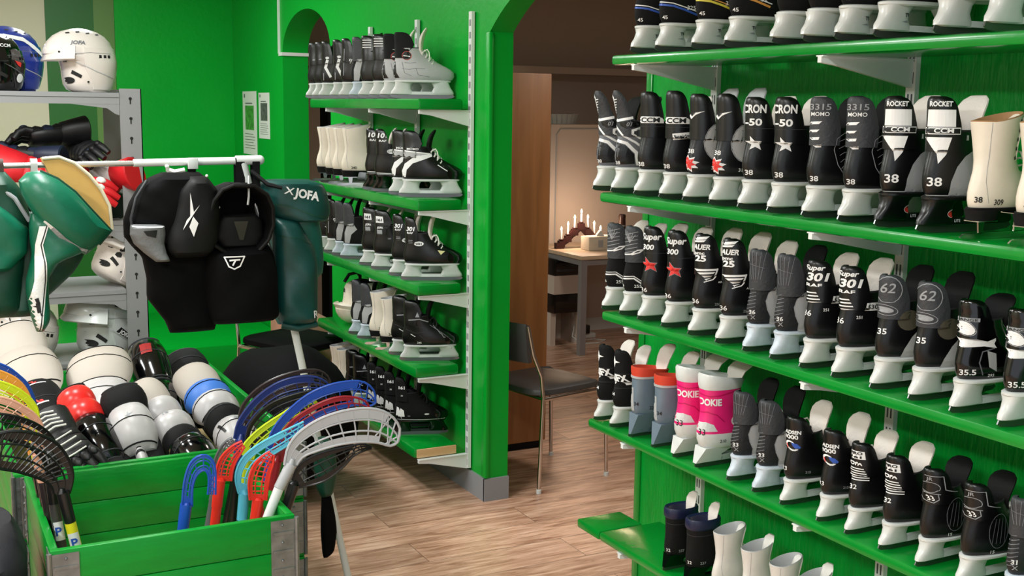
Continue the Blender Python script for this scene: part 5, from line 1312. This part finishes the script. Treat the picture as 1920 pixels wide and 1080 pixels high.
# ================================================================ clothes rail with padded pants
RY = 3.60
t = thing('clothes_rail', 'white tubular clothes rail with slanting leg, hung with hockey pants', 'clothes rail', (.2, RY, 1.46))
STL = mat('rail_steel_tube', (196, 194, 190), .25, metal=.7)
MB().tube([(-.86, 0, -.006), (.44, 0, .006)], .0085, 14).build('inner_tube', STL, t)
MB().tube([(.42, 0, .0065), (.76, 0, .012)], .0115, 16).build('outer_tube', WHITEM, t)
MB().tube([(.725, 0, .012), (.800, 0, .013)], .0150, 16).ball((.800, 0, .013), .0150, 14, 8).build('corner_fitting', PLASTW, t)
MB().tube([(.745, 0, .005), (.760, 0, -.060)], .0150, 14).build('leg_socket', PLASTW, t)
MB().tube([(.755, 0, -.03), (.908, -.005, -.545)], .0080, 12).build('upper_leg', STL, t)
MB().tube([(.895, -.005, -.50), (1.085, -.010, -1.45)], .0120, 14).build('lower_leg', WHITEM, t)
MB().tube([(1.083, -.01, -1.438), (1.086, -.01, -1.459)], .0145, 14).build('rubber_foot', BLKM, t)
MB().tube([(-.86, 0, -.006), (-1.20, 0, -1.45)], .0120, 14).build('lower_leg', WHITEM, t)

def cloth(rows, y, depth, mb=None, n=36, wr=.006, seed=1, ex=2.6, dz=0, dy=0):
    """soft closed body from horizontal rows (x0, x1, z), gently wrinkled"""
    rnd = random.Random(seed); mb = mb or MB()
    P = sorted(rows, key=lambda r: r[2]); Z = [r[2] for r in P]
    R = []; N = 26
    ph = [rnd.uniform(0, 6.28) for _ in range(8)]
    for k in range(N+1):
        z = Z[0]+(Z[-1]-Z[0])*k/N
        j = max(i for i in range(len(P)) if Z[i] <= z+1e-9); j = min(j, len(P)-2); f = (z-Z[j])/(Z[j+1]-Z[j])
        a = P[j][0]+(P[j+1][0]-P[j][0])*f; b = P[j][1]+(P[j+1][1]-P[j][1])*f
        e = min(1, min(k, N-k)/2.2+.35)
        dd = depth*(e if callable(e) is False else 1)
        ring = []
        for i in range(n):
            t = 2*pi*i/n; c, s_ = cos(t), sin(t)
            x = (a+b)/2+(b-a)/2*math.copysign(abs(c)**(2/ex), c); yy = y+dy+dd*math.copysign(abs(s_)**(2/ex), s_)
            w_ = wr*.55*(sin(x*42+z*30+ph[0])*.8+.7*sin(z*38-x*34+ph[1])+.45*sin(z*90+x*70+ph[2])*sin(x*25+ph[3]))
            ring.append((x+w_*c*.4, yy+w_*s_*1.2, z+dz+.15*w_))
        R.append(ring)
    mb.loft(R); return mb
def strap_loop(x, m_, w=.012, drop=.06, z=1.466, lean=0):
    mb = MB(); pts = []
    for i in range(13):
        a = -pi*.15+pi*1.3*i/12; pts.append((x+lean*0, RY+.0145*cos(a), z+.0145*sin(a)))
    pts = [(x+lean, RY+.012, z-drop)] + pts + [(x+lean, RY-.014, z-drop)]
    L = [(a, 0) for a in pts]
    rings = [[(p[0]-w, p[1], p[2]), (p[0]+w, p[1], p[2]), (p[0]+w, p[1]*1+.0, p[2]+.0018), (p[0]-w, p[1], p[2]+.0018)] for p in pts]
    mb.loft(rings); return mb
NYG = mat('green_nylon', (10, 98, 72), .38, bump=.12, bscale=30, var=.1); NYK = mat('black_nylon', (4, 4, 5), .8, spec=.12, bump=.15, bscale=30); NYKG = mat('charcoal_nylon', (12, 12, 13), .6, spec=.25, bump=.1, bscale=30)
NYT = mat('teal_nylon', (24, 92, 84), .36, bump=.12, bscale=30, var=.12); NYD = mat('dark_teal_nylon', (14, 66, 62), .4, bump=.12, bscale=30); GOLD = mat('gold_lining', (214, 168, 92), .5, bump=.1); NYDG = mat('deep_green_nylon', (6, 62, 44), .5, bump=.1)
def proj_marks(bv, t_, items, y0=2.8):
    bt = bv.bvh()
    for qi, (name, T, m_) in enumerate(items):
        mb = MB()
        for t in T:
            Q = []
            for x, z in t:
                h, _, _, _ = bt.ray_cast(Vector((x, y0, z)), Vector((0, 1, 0)))
                if h is None: break
                Q.append((h[0], h[1]-.0020-.0007*qi, h[2]))
            if len(Q) == 3: mb.add(Q, [(0, 1, 2)])
        if mb.f: mb.build(name, m_, t_, smooth=False)
def tx(s, x, z, h, width=None, rot=0, slant=0, bold=.03):
    vs_, fs, wd = text2d(s, bold); k = h/.7; kx = width/wd if width else k; c, sn = cos(radians(rot)), sin(radians(rot))
    V = [(a*kx+slant*b*k, b*k) for a, b in vs_]; return tris([(x+a*c-b*sn, z+a*sn+b*c) for a, b in V], fs, .01)
def pl(P): return tris(P, [tuple(range(len(P)))], .012)
def ln(P, w_):
    out = []
    for a, b in zip(P, P[1:]):
        dx_, dz_ = b[0]-a[0], b[1]-a[1]; L = sqrt(dx_*dx_+dz_*dz_) or 1; nx, nz = -dz_/L*w_/2, dx_/L*w_/2; ex_, ez_ = dx_/L*w_*.3, dz_/L*w_*.3
        out += tris([(a[0]-ex_+nx, a[1]-ez_+nz), (a[0]-ex_-nx, a[1]-ez_-nz), (b[0]+ex_-nx, b[1]+ez_-nz), (b[0]+ex_+nx, b[1]+ez_+nz)], [(0, 1, 2, 3)], .012)
    return out
def rim_tube(mb, P, y, r, m_=0, bow=.03):
    mb.tube([(x, y-bow*0, z) for x, z in P], r, 8, m_, closed=True)
PG = 'padded hockey pants hanging from the clothes rail'
Z0 = Vector((0, 0, 0))
def pants(label, x, z=1.46): return thing('hockey_pants', label, 'hockey pants', (0, 0, 0), 0, PG)
# black pair with the large white logo
t = pants('black hockey pants with white pointed logo and silver grey panel', .75)
R_ = PANTS['rbk']
leg = cloth([r for r in R_ if r[2] < 1.26] + [(.62, .850, 1.262)], 3.60, .055, seed=3, wr=.004); leg.build('leg', NYK, t)
bodym = cloth([r for r in R_ if r[2] > 1.20], 3.585, .085, seed=4, wr=.006); bodym.build('waist_and_hip', NYK, t)
th_ = cloth([(.765, .815, 1.43), (.735, .845, 1.39), (.715, .850, 1.33), (.700, .848, 1.28), (.690, .845, 1.24), (.695, .83, 1.21), (.715, .81, 1.19)], 3.52, .050, seed=5, wr=.003); th_.build('thigh_guard', NYKG, t)
sp_ = cloth([(.592, .690, 1.292), (.590, .690, 1.262), (.600, .685, 1.235), (.630, .690, 1.205), (.66, .70, 1.18)], 3.52, .040, seed=6, wr=.003); sp_.build('silver_panel', mat('silver_mesh_panel', (112, 114, 116), .5, bump=.2, bscale=90), t)
q = (.760, 1.315)
rb_ = [(-.004,.062),(.002,.0),(.018,.012),(.026,.030),(.014,.004),(.012,-.03),(.004,-.066),(-.003,-.03),(-.002,-.008),(-.016,-.030),(-.030,-.045),(-.020,-.020),(-.004,.002),(-.012,.02)]
proj_marks(th_, t, [('logo', pl([(q[0]-.004, q[1]+.070), (q[0]+.005, q[1]+.01), (q[0]-.006, q[1]+.0)]), MW), ('logo', pl([(q[0]+.022, q[1]+.034), (q[0]-.028, q[1]-.040), (q[0]-.016, q[1]-.010)]), MW), ('logo', pl([(q[0]+.002, q[1]+.0), (q[0]+.016, q[1]-.02), (q[0]+.002, q[1]-.060), (q[0]-.010, q[1]-.03)]), MW)])
proj_marks(sp_, t, [('piping', ln([(.595,1.288),(.688,1.285)], .003), MW), ('lettering', pl([(.62,1.276),(.66,1.278),(.655,1.255),(.63,1.262)]), MK)])
MB().tube([(.645, 3.54, 1.418), (.61, 3.52, 1.37), (.594, 3.52, 1.31), (.60, 3.53, 1.25)], .004, 8).build('edge_piping', GREYD, t)
strap_loop(.790, GREYD, .010, .05).build('belt_strap', BLKM, t)
MB().cbox((.775, RY-.024, 1.448), (.805, RY-.016, 1.482), .002).build('buckle', PLASTW, t)
tag(MB().tube([(.715, RY-.005, 1.448), (.735, RY-.018, 1.440), (.765, RY-.018, 1.446)], .007, 8).tube([(.715, RY, 1.462), (.715, RY-.014, 1.455), (.720, RY-.008, 1.440)], .006, 8).build('knotted_cord', LACE), 'white cord knotted round the rail above the black pants', 'cord')
bd = MB()
for k in range(7): bd.ball((.812+.006*k, 3.50+.002*k, 1.432-.016*k), .0045, 8, 5)
bd.build('bead_lace', LACE, t)
# black pair with the trapezoid emblem and open waist
t = pants('black hockey pants with open waist and small white trapezoid emblem', .93)
R_ = PANTS['tps']
low = cloth([r for r in R_ if r[2] < 1.19] + [(.825, 1.012, 1.212)], 3.56, .085, seed=8, wr=.006); low.build('legs', NYK, t)
wt = MB(); R = []
W0 = [(.883,1.405),(.850,1.392),(.825,1.36),(.812,1.31),(.812,1.27),(.83,1.225),(.87,1.195),(.92,1.188),(.965,1.20),(.995,1.235),(1.008,1.28),(1.004,1.335),(.985,1.375),(.945,1.402)]
cx_, cz_ = .91, 1.295
for s_, yy in ((1.02, 3.60), (1.05, 3.56), (1.03, 3.505), (.98, 3.485), (.93, 3.49), (.90, 3.52), (.84, 3.60), (.6, 3.63)):
    R.append([(cx_+(x-cx_)*s_, yy+.02*((cz_-z)/.1), cz_+(z-cz_)*s_) for x, z in W0])
wt.loft(R, 0, True, True); wt.build('waistband', NYK, t)
MB().tube([(cx_+(x-cx_)*1.0, 3.485+.02*((cz_-z)/.1), cz_+(z-cz_)*1.0) for x, z in W0], .006, 8, 0, closed=True).build('rim_piping', NYKG, t)
pd = cloth([(.865, .965, 1.312), (.85, .985, 1.29), (.84, .988, 1.245), (.86, .97, 1.21)], 3.535, .02, seed=9, wr=.002); pd.build('tail_pad', NYKG, t)
proj_marks(pd, t, [('badge', pl([(.893,1.292),(.937,1.292),(.922,1.235),(.910,1.235)]), mat('olive_badge', (44, 42, 30), .6))])
e = [(.855,1.188),(.912,1.190),(.900,1.160),(.882,1.152),(.866,1.160)]
proj_marks(low, t, [('emblem', ln(e+[e[0]], .004), MW), ('emblem', ln([(.870,1.178),(.898,1.180)], .005)+ln([(.886,1.178),(.878,1.164)], .005), MW)], y0=3.0)
strap_loop(.935, BLKM, .014, .07).build('belt_strap', BLKM, t)
MB().tube([(.938, 3.50, 1.43), (.930, 3.475, 1.37), (.925, 3.470, 1.345)], .0035, 6).build('zip_pull', GREYL, t)
# teal pair with big lettering
t = pants('teal green hockey pants with big white lettering on the hip', 1.1)
tp = cloth(PANTS['jofa_top'], 3.60, .075, seed=11, wr=.005); tp.build('waist_and_hip', NYD, t)
lg = cloth(PANTS['jofa_leg'], 3.63, .060, seed=12, wr=.008); lg.build('leg', NYT, t)
l2 = cloth([(1.028, 1.10, 1.30), (1.030, 1.13, 1.25), (1.034, 1.165, 1.20), (1.036, 1.172, 1.15), (1.036, 1.173, 1.08), (1.038, 1.173, 1.02), (1.047, 1.171, .965), (1.06, 1.165, .945)], 3.585, .055, seed=13, wr=.006); l2.build('leg', NYD, t)
hm = MB().tube([(1.05, 3.56, .952), (1.10, 3.55, .940), (1.165, 3.56, .948)], .010, 8); hm.build('hem', NYD, t)
proj_marks(tp, t, [('lettering', tx('JOFA', 1.128, 1.368, .026, .085, rot=-12, bold=.05), MW), ('logo', tx('X', 1.070, 1.381, .022, .03, rot=-12, bold=.06), MW), ('seam', ln([(1.0,1.345),(1.08,1.33),(1.15,1.30),(1.21,1.29)], .004), NYDG)])
proj_marks(l2, t, [('seam', ln([(1.04,1.24),(1.10,1.23),(1.17,1.20)], .003), NYDG), ('lettering', tx('R', 1.158, .985, .022, bold=.02), MW)])
strap_loop(.985, BLKM, .012, .09).build('belt_strap', BLKM, t)
MB().tube([(.97, RY-.01, 1.44), (1.01, 3.55, 1.40), (1.05, 3.53, 1.39)], .007, 8).build('hanging_strap', BLKM, t)
# green pair with the gold lining
t = pants('green hockey pants with gold lining and long white stripe', .35)
gl = MB(); GP = [(.365,1.483),(.410,1.487),(.451,1.470),(.490,1.435),(.520,1.395),(.543,1.345),(.548,1.275),(.50,1.27),(.44,1.34),(.39,1.42)]
gl.loft([[(x, yy, z) for x, z in GP] for yy in (3.57, 3.585, 3.60, 3.625)]); gl.build('gold_lining', GOLD, t)
MB().tube([(x, 3.568, z) for x, z in GP[:7]], .005, 8).build('rim_piping', mat('cream_piping', (226, 214, 186), .6), t)
fp = MB(); FP = [(.296,1.425),(.318,1.448),(.350,1.452),(.395,1.430),(.440,1.392),(.480,1.343),(.536,1.277),(.500,1.240),(.462,1.212),(.420,1.235),(.385,1.258),(.350,1.300),(.318,1.350),(.300,1.390)]
cx_, cz_ = .39, 1.34
fp.loft([[(cx_+(x-cx_)*s_, yy-.03*cos((x-cx_)*8), cz_+(z-cz_)*s_) for x, z in FP] for s_, yy in ((.96, 3.56), (1.0, 3.545), (1.0, 3.52), (.94, 3.495), (.70, 3.472), (.35, 3.462))]); fp.build('waist_and_hip', NYG, t)
MB().tube([(x, 3.520-.03*cos((x-cx_)*8), z) for x, z in FP[2:8]], .0045, 8).build('edge_binding', NYDG, t)
lg = cloth(PANTS['green_leg'], 3.50, .050, seed=15, wr=.006); lg.build('leg', NYG, t)
bk = cloth([(.30, .36, 1.33), (.285, .46, 1.26), (.27, .47, 1.20), (.26, .44, 1.15), (.25, .36, 1.08), (.245, .33, 1.03)], 3.60, .05, seed=16, wr=.005); bk.build('far_leg', NYDG, t)
strp = [(.338,1.302),(.326,1.25),(.322,1.20),(.318,1.15),(.304,1.10),(.296,1.05),(.305,1.00)]
strq = [(.362,1.302),(.345,1.25),(.352,1.20),(.352,1.15),(.345,1.10),(.338,1.05),(.330,.99)]
items = [('white_stripe', [t_ for a in range(6) for t_ in tris([strp[a], strq[a], strq[a+1], strp[a+1]], [(0, 1, 2, 3)], .012)], MW)]
items.append(('stripe_edge', ln([(x-.005, z) for x, z in strq], .003), MK))
items.append(('animal_mark', pl([(.316,1.100),(.326,1.104),(.330,1.088),(.322,1.084)])+pl([(.318,1.088),(.330,1.090),(.332,1.062),(.322,1.060)])+pl([(.310,1.078),(.320,1.082),(.320,1.076)])+pl([(.328,1.066),(.337,1.052),(.330,1.052)]), MK))
m2_ = MB(); m2_.v = list(lg.v); m2_.f = list(lg.f)
proj_marks(m2_, t, items)
proj_marks(fp, t, [('white_stripe', ln([(.372,1.292),(.400,1.262),(.440,1.232),(.466,1.222)], .014), MG), ('white_stripe', ln([(.338,1.302),(.352,1.312),(.368,1.298)], .010), MW)])
s_ = strap_loop(.345, MW, .009, .055); s_.build('belt_strap', PLASTW, t)
# dark green pair, mostly outside the frame
t = pants('dark green hockey pants cut off by the left edge of the picture', .25)
dk = cloth(PANTS['dark_left'], 3.60, .075, seed=17, wr=.006); dk.build('hip_and_leg', NYDG, t)
d2 = cloth([(.17, .24, 1.36), (.168, .318, 1.29), (.166, .31, 1.22), (.165, .26, 1.17)], 3.545, .06, seed=18, wr=.005); d2.build('front_panel', NYG, t)
MB().tube([(.255, 3.54, 1.400), (.285, 3.53, 1.375), (.32, 3.53, 1.31)], .006, 8).build('edge_piping', MG, t)
strap_loop(.235, BLKM, .03, .05).build('belt_strap', mat('brown_webbing', (70, 56, 50), .7), t)
# glove-like bag hanging behind the crate's right corner
t = thing('pouch', 'dark green pouch hanging beside the right corner hinge', 'pouch', (0, 0, 0))
pb = cloth([(1.135, 1.165, .60), (1.120, 1.185, .56), (1.118, 1.190, .50), (1.125, 1.186, .44), (1.14, 1.17, .405)], 3.46, .035, seed=20, wr=.004); pb.build('body', NYDG, t)
p2 = cloth([(1.142, 1.172, .41), (1.140, 1.185, .34), (1.140, 1.190, .28), (1.142, 1.180, .22), (1.145, 1.16, .20)], 3.46, .02, seed=21, wr=.003); p2.build('hanging_strap', NYK, t)
MB().tube([(1.13, 3.46, .59), (1.12, 3.47, .62), (1.105, 3.50, .60)], .006, 8).build('white_clip', PLASTW, t)

# ================================================================ chair, bag and box behind the crate
def chair(label, loc, rz, seatm=BLKM, s=1.):
    """stacking chair, facing +x; origin on the floor under the seat centre"""
    t_ = thing('stacking_chair', label, 'chair', loc, rz); t_.scale = (s, s*.95, s)
    st = MB(); R = []
    for z, k in ((.440, .96), (.446, 1.0), (.458, 1.0), (.468, .985), (.474, .93)):
        R.append([(.215*k*math.copysign(abs(cos(2*pi*i/32))**.45, cos(2*pi*i/32)), .215*k*math.copysign(abs(sin(2*pi*i/32))**.45, sin(2*pi*i/32)), z - (.010 if cos(2*pi*i/32) > .8 else 0)) for i in range(32)])
    st.loft(R); st.build('seat', seatm, t_)
    bk_ = MB(); R = []
    for u in range(13):
        y = -.200+.40*u/12; cz = .030*(1-(2*u/12-1)**2)
        R.append([(-.245-cz-.010, y, .605), (-.245-cz-.018, y, .640), (-.255-cz-.022, y, .770), (-.258-cz-.016, y, .785), (-.240-cz-.014, y, .775), (-.235-cz-.006, y, .640), (-.235-cz, y, .608)])
    bk_.loft(R); bk_.build('backrest', seatm, t_)
    for sy in (-1, 1):
        y = sy*.215
        bl_ = MB().tube([(-.205, y*1.06, .008), (-.190, y*1.02, .25), (-.178, y, .44), (-.190, y, .54), (-.232, y*.96, .64), (-.262, y*.93, .775)], .0095, 10).build('back_leg', CHROME, t_)
        fl_ = MB().tube([(-.178, y, .430), (.0, y*1.0, .432), (.195, y*.98, .430), (.212, y*.98, .40), (.225, y*1.0, .008)], .0095, 10).build('front_leg', CHROME, t_)
        for x, yy, pn in ((-.205, y*1.06, bl_), (.225, y, fl_)): MB().lathe([(.0125, 0), (.0125, .018), (.010, .020)], (x, yy, 0), 12).build('foot_cap', PLASTW, pn)
    MB().tube([(.195, -.21, .430), (.195, .21, .430)], .008, 8).tube([(-.17, -.21, .430), (-.17, .21, .430)], .008, 8).build('cross_bar', CHROME, t_)
    return t_
SEATG = mat('grey_vinyl_seat', (66, 64, 64), .42, bump=.05)
chair('dark grey stacking chair with chrome legs in the archway', (2.525, 4.475, 0), .19, SEATG, s=.95)
chair('black seated stacking chair below the far skate shelves', (1.745, 5.72, 0), -1.15, NYK)
t = thing('duffel_bag', 'large slack black fabric bag between the crate and the chair', 'bag', (0, 0, 0))
bg = MB(); R = []
for k in range(15):
    u = k/14; rr = sin(pi*(.06+.88*u))**.5; y = 4.45+.75*u
    R.append([(1.43+.03*sin(u*5)+.27*rr*cos(2*pi*i/24)+.008*sin(9*u+i*1.6), y, max(.012, .29+.30*rr*sin(2*pi*i/24)*(1+.06*sin(u*8+i*.9))+.05*u)) for i in range(24)])
bg.loft(R); bg.build('body', NYK, t)
tag(MB().cbox((1.78, 6.02, .0), (2.05, 6.25, .49), .004).build('cardboard_box', mat('pinkish_cardboard', (170, 124, 104), .7)), 'pinkish brown cardboard box behind the chair under the far shelves', 'box')

t = thing('kit_bag', 'black and navy kit bag standing left of the crates at the picture edge', 'bag', (0, 0, 0))
kb = cloth([(-.10, .200, .62), (-.14, .228, .55), (-.15, .232, .40), (-.15, .230, .22), (-.14, .222, .06), (-.10, .19, .004)], 3.05, .30, seed=31, wr=.006); kb.build('body', mat('navy_black_fabric', (14, 15, 26), .7, bump=.15), t)
MB().tube([(.16, 2.755, .52), (.212, 2.80, .46), (.222, 2.81, .40), (.20, 2.79, .33), (.15, 2.752, .28)], .005, 8).build('piping', GREYD, t)
# papers on the wall
def paper(label, y0, y1, z0, z1, pic, dark):
    t_ = thing('notice', label, 'notice', (XW-.0012, (y0+y1)/2, (z0+z1)/2))
    w2, h2 = (y1-y0)/2, (z1-z0)/2
    MB().box((-.0008, -w2, -h2), (.0008, w2, h2)).build('sheet', mat('paper_white', (222, 226, 224), .6), t_)
    p = MB().box((-.0014, -w2*.62, -h2*.22), (-.0008, w2*.62, h2*.55)); p.build('picture', pic, t_)
    l = MB()
    for k in range(6): l.box((-.0014, -w2*(.72 if k % 3 else .5), -h2*(.36+.09*k)), (-.0008, w2*.72, -h2*(.34+.09*k)))
    l.box((-.0014, -w2*.4, h2*.60), (-.0008, w2*.6, h2*.64)); l.box((-.0014, w2*.62, h2*.80), (-.0008, w2*.8, h2*.92))
    l.build('print', dark, t_)
paper('white notice with green picture, left of the two on the far wall', 7.678, 8.020, 1.312, 1.732, mat('green_picture', (70, 150, 60), .5, var=.5, vscale=30), mat('grey_print', (110, 112, 116), .6))
paper('smaller white notice with grey picture, right of the two', 7.375, 7.622, 1.427, 1.721, mat('grey_picture', (90, 90, 94), .5, var=.6, vscale=40), mat('grey_print', (110, 112, 116), .6))

# ================================================================ back room
tag(MB().cbox((2.545, 7.5, 0), (2.625, 7.66, 1.82), .004).build('column', BLKM), 'narrow black upright column seen through the small arch', 'column')
t = thing('oak_cupboard', 'tall oak veneer cupboard standing just behind the archway', 'cupboard', (2.26, 4.83, 0))
MB().cbox((0, 0, .04), (.475, .42, 1.805), .002).build('body', OAK, t)
MB().box((.02, .02, 0), (.455, .40, .04)).build('plinth', BLKM, t)
t = thing('desk', 'pale wooden desk with square grey steel legs', 'desk', (3.99, 6.60, 0))
MB().cbox((0, 0, .652), (1.5, .74, .677), .002).build('table_top', BIRCH, t)
DL = mat('grey_desk_steel', (150, 148, 150), .4, metal=.2)
for x, y in ((.03, .03), (1.44, .03), (.03, .68), (1.44, .68)): MB().box((x-.022, y-.022, 0), (x+.022, y+.022, .652)).build('leg', DL, t)
MB().box((.05, .015, .612), (1.42, .045, .652)).box((.015, .05, .612), (.045, .66, .652)).build('apron', DL, t)
t = thing('wall_cabinet', 'pale closed cabinet against the back wall with a wire basket on top', 'cabinet', (4.17, 7.36, 0))
CABM = mat('pale_cabinet', (206, 190, 178), .5)
MB().cbox((0, 0, .10), (1.20, .30, 1.535), .004).build('body', CABM, t)
MB().box((0, .02, 0), (1.2, .28, .10)).build('plinth', WHITEM, t)
fr = MB().tube([(.045, -.003, .12), (.045, -.003, 1.46), (.075, -.003, 1.50), (1.12, -.003, 1.50), (1.15, -.003, 1.46), (1.15, -.003, .12)], .005, 6); fr.build('frame_edge', GREYL, t)
t = thing('wire_basket', 'shallow white plastic basket with small jars on the pale cabinet', 'basket', (4.33, 7.50, 1.536))
bk_ = MB(); bk_.loft([[(a*.13*sx_, b*.085*sx_, z) for a, b in [(cos(2*pi*i/28), sin(2*pi*i/28)) for i in range(28)]] for z, sx_ in ((0, .9), (.06, 1.05), (.072, 1.1), (.06, 1.0), (.006, .86))]); bk_.build('tray', PLASTW, t)
ck = MB()
for k in range(20): a = 2*pi*k/20; ck.tube([(.13*.93*cos(a), .085*.93*sin(a)-.002, .004), (.13*1.09*cos(a), .085*1.09*sin(a)-.002, .068)], .002, 5)
ck.build('ribs', GREYL, t)
for k in range(6):
    j = tag(MB().lathe([(.018, 0), (.020, .01), (.020, .045), (.014, .055), (.014, .065), (0.001, .066)], (4.25+.034*k, 7.50+.01*(k % 2), 1.545), 14).build('jar', mat('jar_glass_brown', (120, 104, 92), .2)), 'small brownish jar standing in the white basket on the cabinet', 'jar', 'jars in the basket')
# electric candle arch
t = thing('candle_arch', 'dark red stepped wooden candle arch with seven lit electric candles', 'candle arch', (4.235, 7.02, .678)); t.rotation_euler = (0, 0, -.12)
DRW = mat('dark_red_wood', (50, 9, 10), .6); FL = mat('candle_bulb_glow', (255, 222, 170), .3, emit=(255, 214, 150), estr=22.)
hs = [.060, .095, .140, .180, .140, .095, .060]; xs_ = [-.150, -.100, -.050, 0, .050, .100, .150]
body_ = MB().box((-.195, -.02, 0), (-.135, .02, .040)).box((.135, -.02, 0), (.195, .02, .040))
for x, h in zip(xs_, hs): 
    body_.box((x-.022, -.018, h-.050), (x+.022, .018, h-.006))
for a, b in zip(range(6), range(1, 7)):
    body_.prism([(xs_[a]-.004, hs[a]-.058), (xs_[a]+.008, hs[a]-.012), (xs_[b]+.004, hs[b]-.012), (xs_[b]-.008, hs[b]-.058)], -.014, .014)
body_.prism([(-.19, .0), (-.15, .0), (-.06, .10), (-.075, .125)], -.016, .016).prism([(.19, .0), (.15, .0), (.06, .10), (.075, .125)], -.016, .016)
body_.build('arch_frame', DRW, t)
for x, h in zip(xs_, hs):
    MB().lathe([(.010, -.006), (.020, .0), (.021, .004), (.008, .006)], (x, 0, h), 14).build('drip_dish', DRW, t)
    cn_ = MB().lathe([(.0062, 0), (.0062, .060), (.004, .062)], (x, 0, h+.004), 12).build('candle', PLASTW, t)
    MB().lathe([(.001, 0), (.0062, .006), (.0062, .014), (.0012, .028)], (x, 0, h+.066), 10).build('bulb', FL, cn_)
    l = bpy.data.lights.new('candle_light', 'POINT'); l.energy = .42; l.color = (1, .70, .50); l.shadow_soft_size = .01
    o = bpy.data.objects.new('candle_light', l); COL.objects.link(o); o.location = (4.235+x, 7.02-.035, .678+h+.085)
t = thing('tissue_box', 'white tissue box standing on the desk in front of the candle arch', 'tissue box', (4.315, 6.90, .678))
MB().cbox((-.12, -.055, 0), (.12, .055, .095), .004).build('carton', mat('pale_carton', (214, 204, 186), .6), t)
MB().prism([(-.035, .095), (.0, .135), (.03, .095)], -.012, .012).build('tissue', PLASTW, t)
MB().box((-.045, -.0565, .02), (-.005, -.055, .07)).build('print', GREYL, t)
t = thing('pepper_mill', 'dark tapered wooden mill on the desk right of the tissue box', 'mill', (4.53, 6.95, .678))
MB().lathe([(.034, 0), (.034, .02), (.028, .12), (.024, .20), (.026, .225), (.020, .235)], (0, 0, 0), 20).build('body', mat('dark_stained_wood', (58, 32, 26), .35), t)
MB().lathe([(.0275, .150), (.0275, .160)], (0, 0, 0), 20).build('pale_ring', MG, t)
t = thing('printer', 'black office printer on the shelf under the desk', 'printer', (4.10, 7.10, .50))
MB().cbox((-.12, -.16, 0), (.13, .16, .115), .008).build('body', BLKP, t); MB().box((-.10, -.165, .03), (.11, -.16, .045)).build('paper_slot', GREYD, t)
tag(MB().box((3.98, 6.94, .37), (4.24, 7.28, .385)).box((3.98, 6.94, .385), (4.24, 7.28, .50)).build('drawer_unit', CABM), 'pale drawer box under the black printer', 'drawers')
tag(MB().cbox((3.98, 6.94, .235), (4.225, 7.28, .368), .006).build('stereo_receiver', BLKP), 'flat black box below the pale drawers under the desk', 'electronics')
tag(MB().box((3.98, 6.98, 0), (4.02, 7.26, .234)).box((4.19, 6.98, 0), (4.225, 7.26, .234)).box((3.98, 7.20, 0), (4.225, 7.24, .234)).build('low_stand', CABM), 'low pale stand carrying the black box', 'stand')
tag(MB().cbox((4.27, 7.12, .0), (4.44, 7.19, .035), .004).build('power_strip', PLASTW), 'white power strip lying on the back room floor', 'power strip')
tag(MB().cbox((4.31, 7.10, .036), (4.38, 7.17, .10), .006).build('power_adapter', BLKP), 'black power adapter plugged into the white strip', 'adapter')
tag(MB().tube([(4.345, 7.16, .10), (4.35, 7.2, .25), (4.38, 7.22, .45), (4.33, 7.25, .55), (4.28, 7.26, .60)], .0035, 6).build('black_cable', BLKM), 'black cable climbing from the adapter to the desk', 'cable')
tag(MB().tube([(4.17, 7.05, .30), (4.20, 7.02, .15), (4.17, 7.0, .05), (4.22, 6.95, .004), (4.35, 6.93, .004), (4.45, 7.0, .004), (4.38, 7.06, .004), (4.25, 7.03, .004)], .0035, 6).build('white_cable', PLASTW), 'white cable looping on the floor under the desk', 'cable')
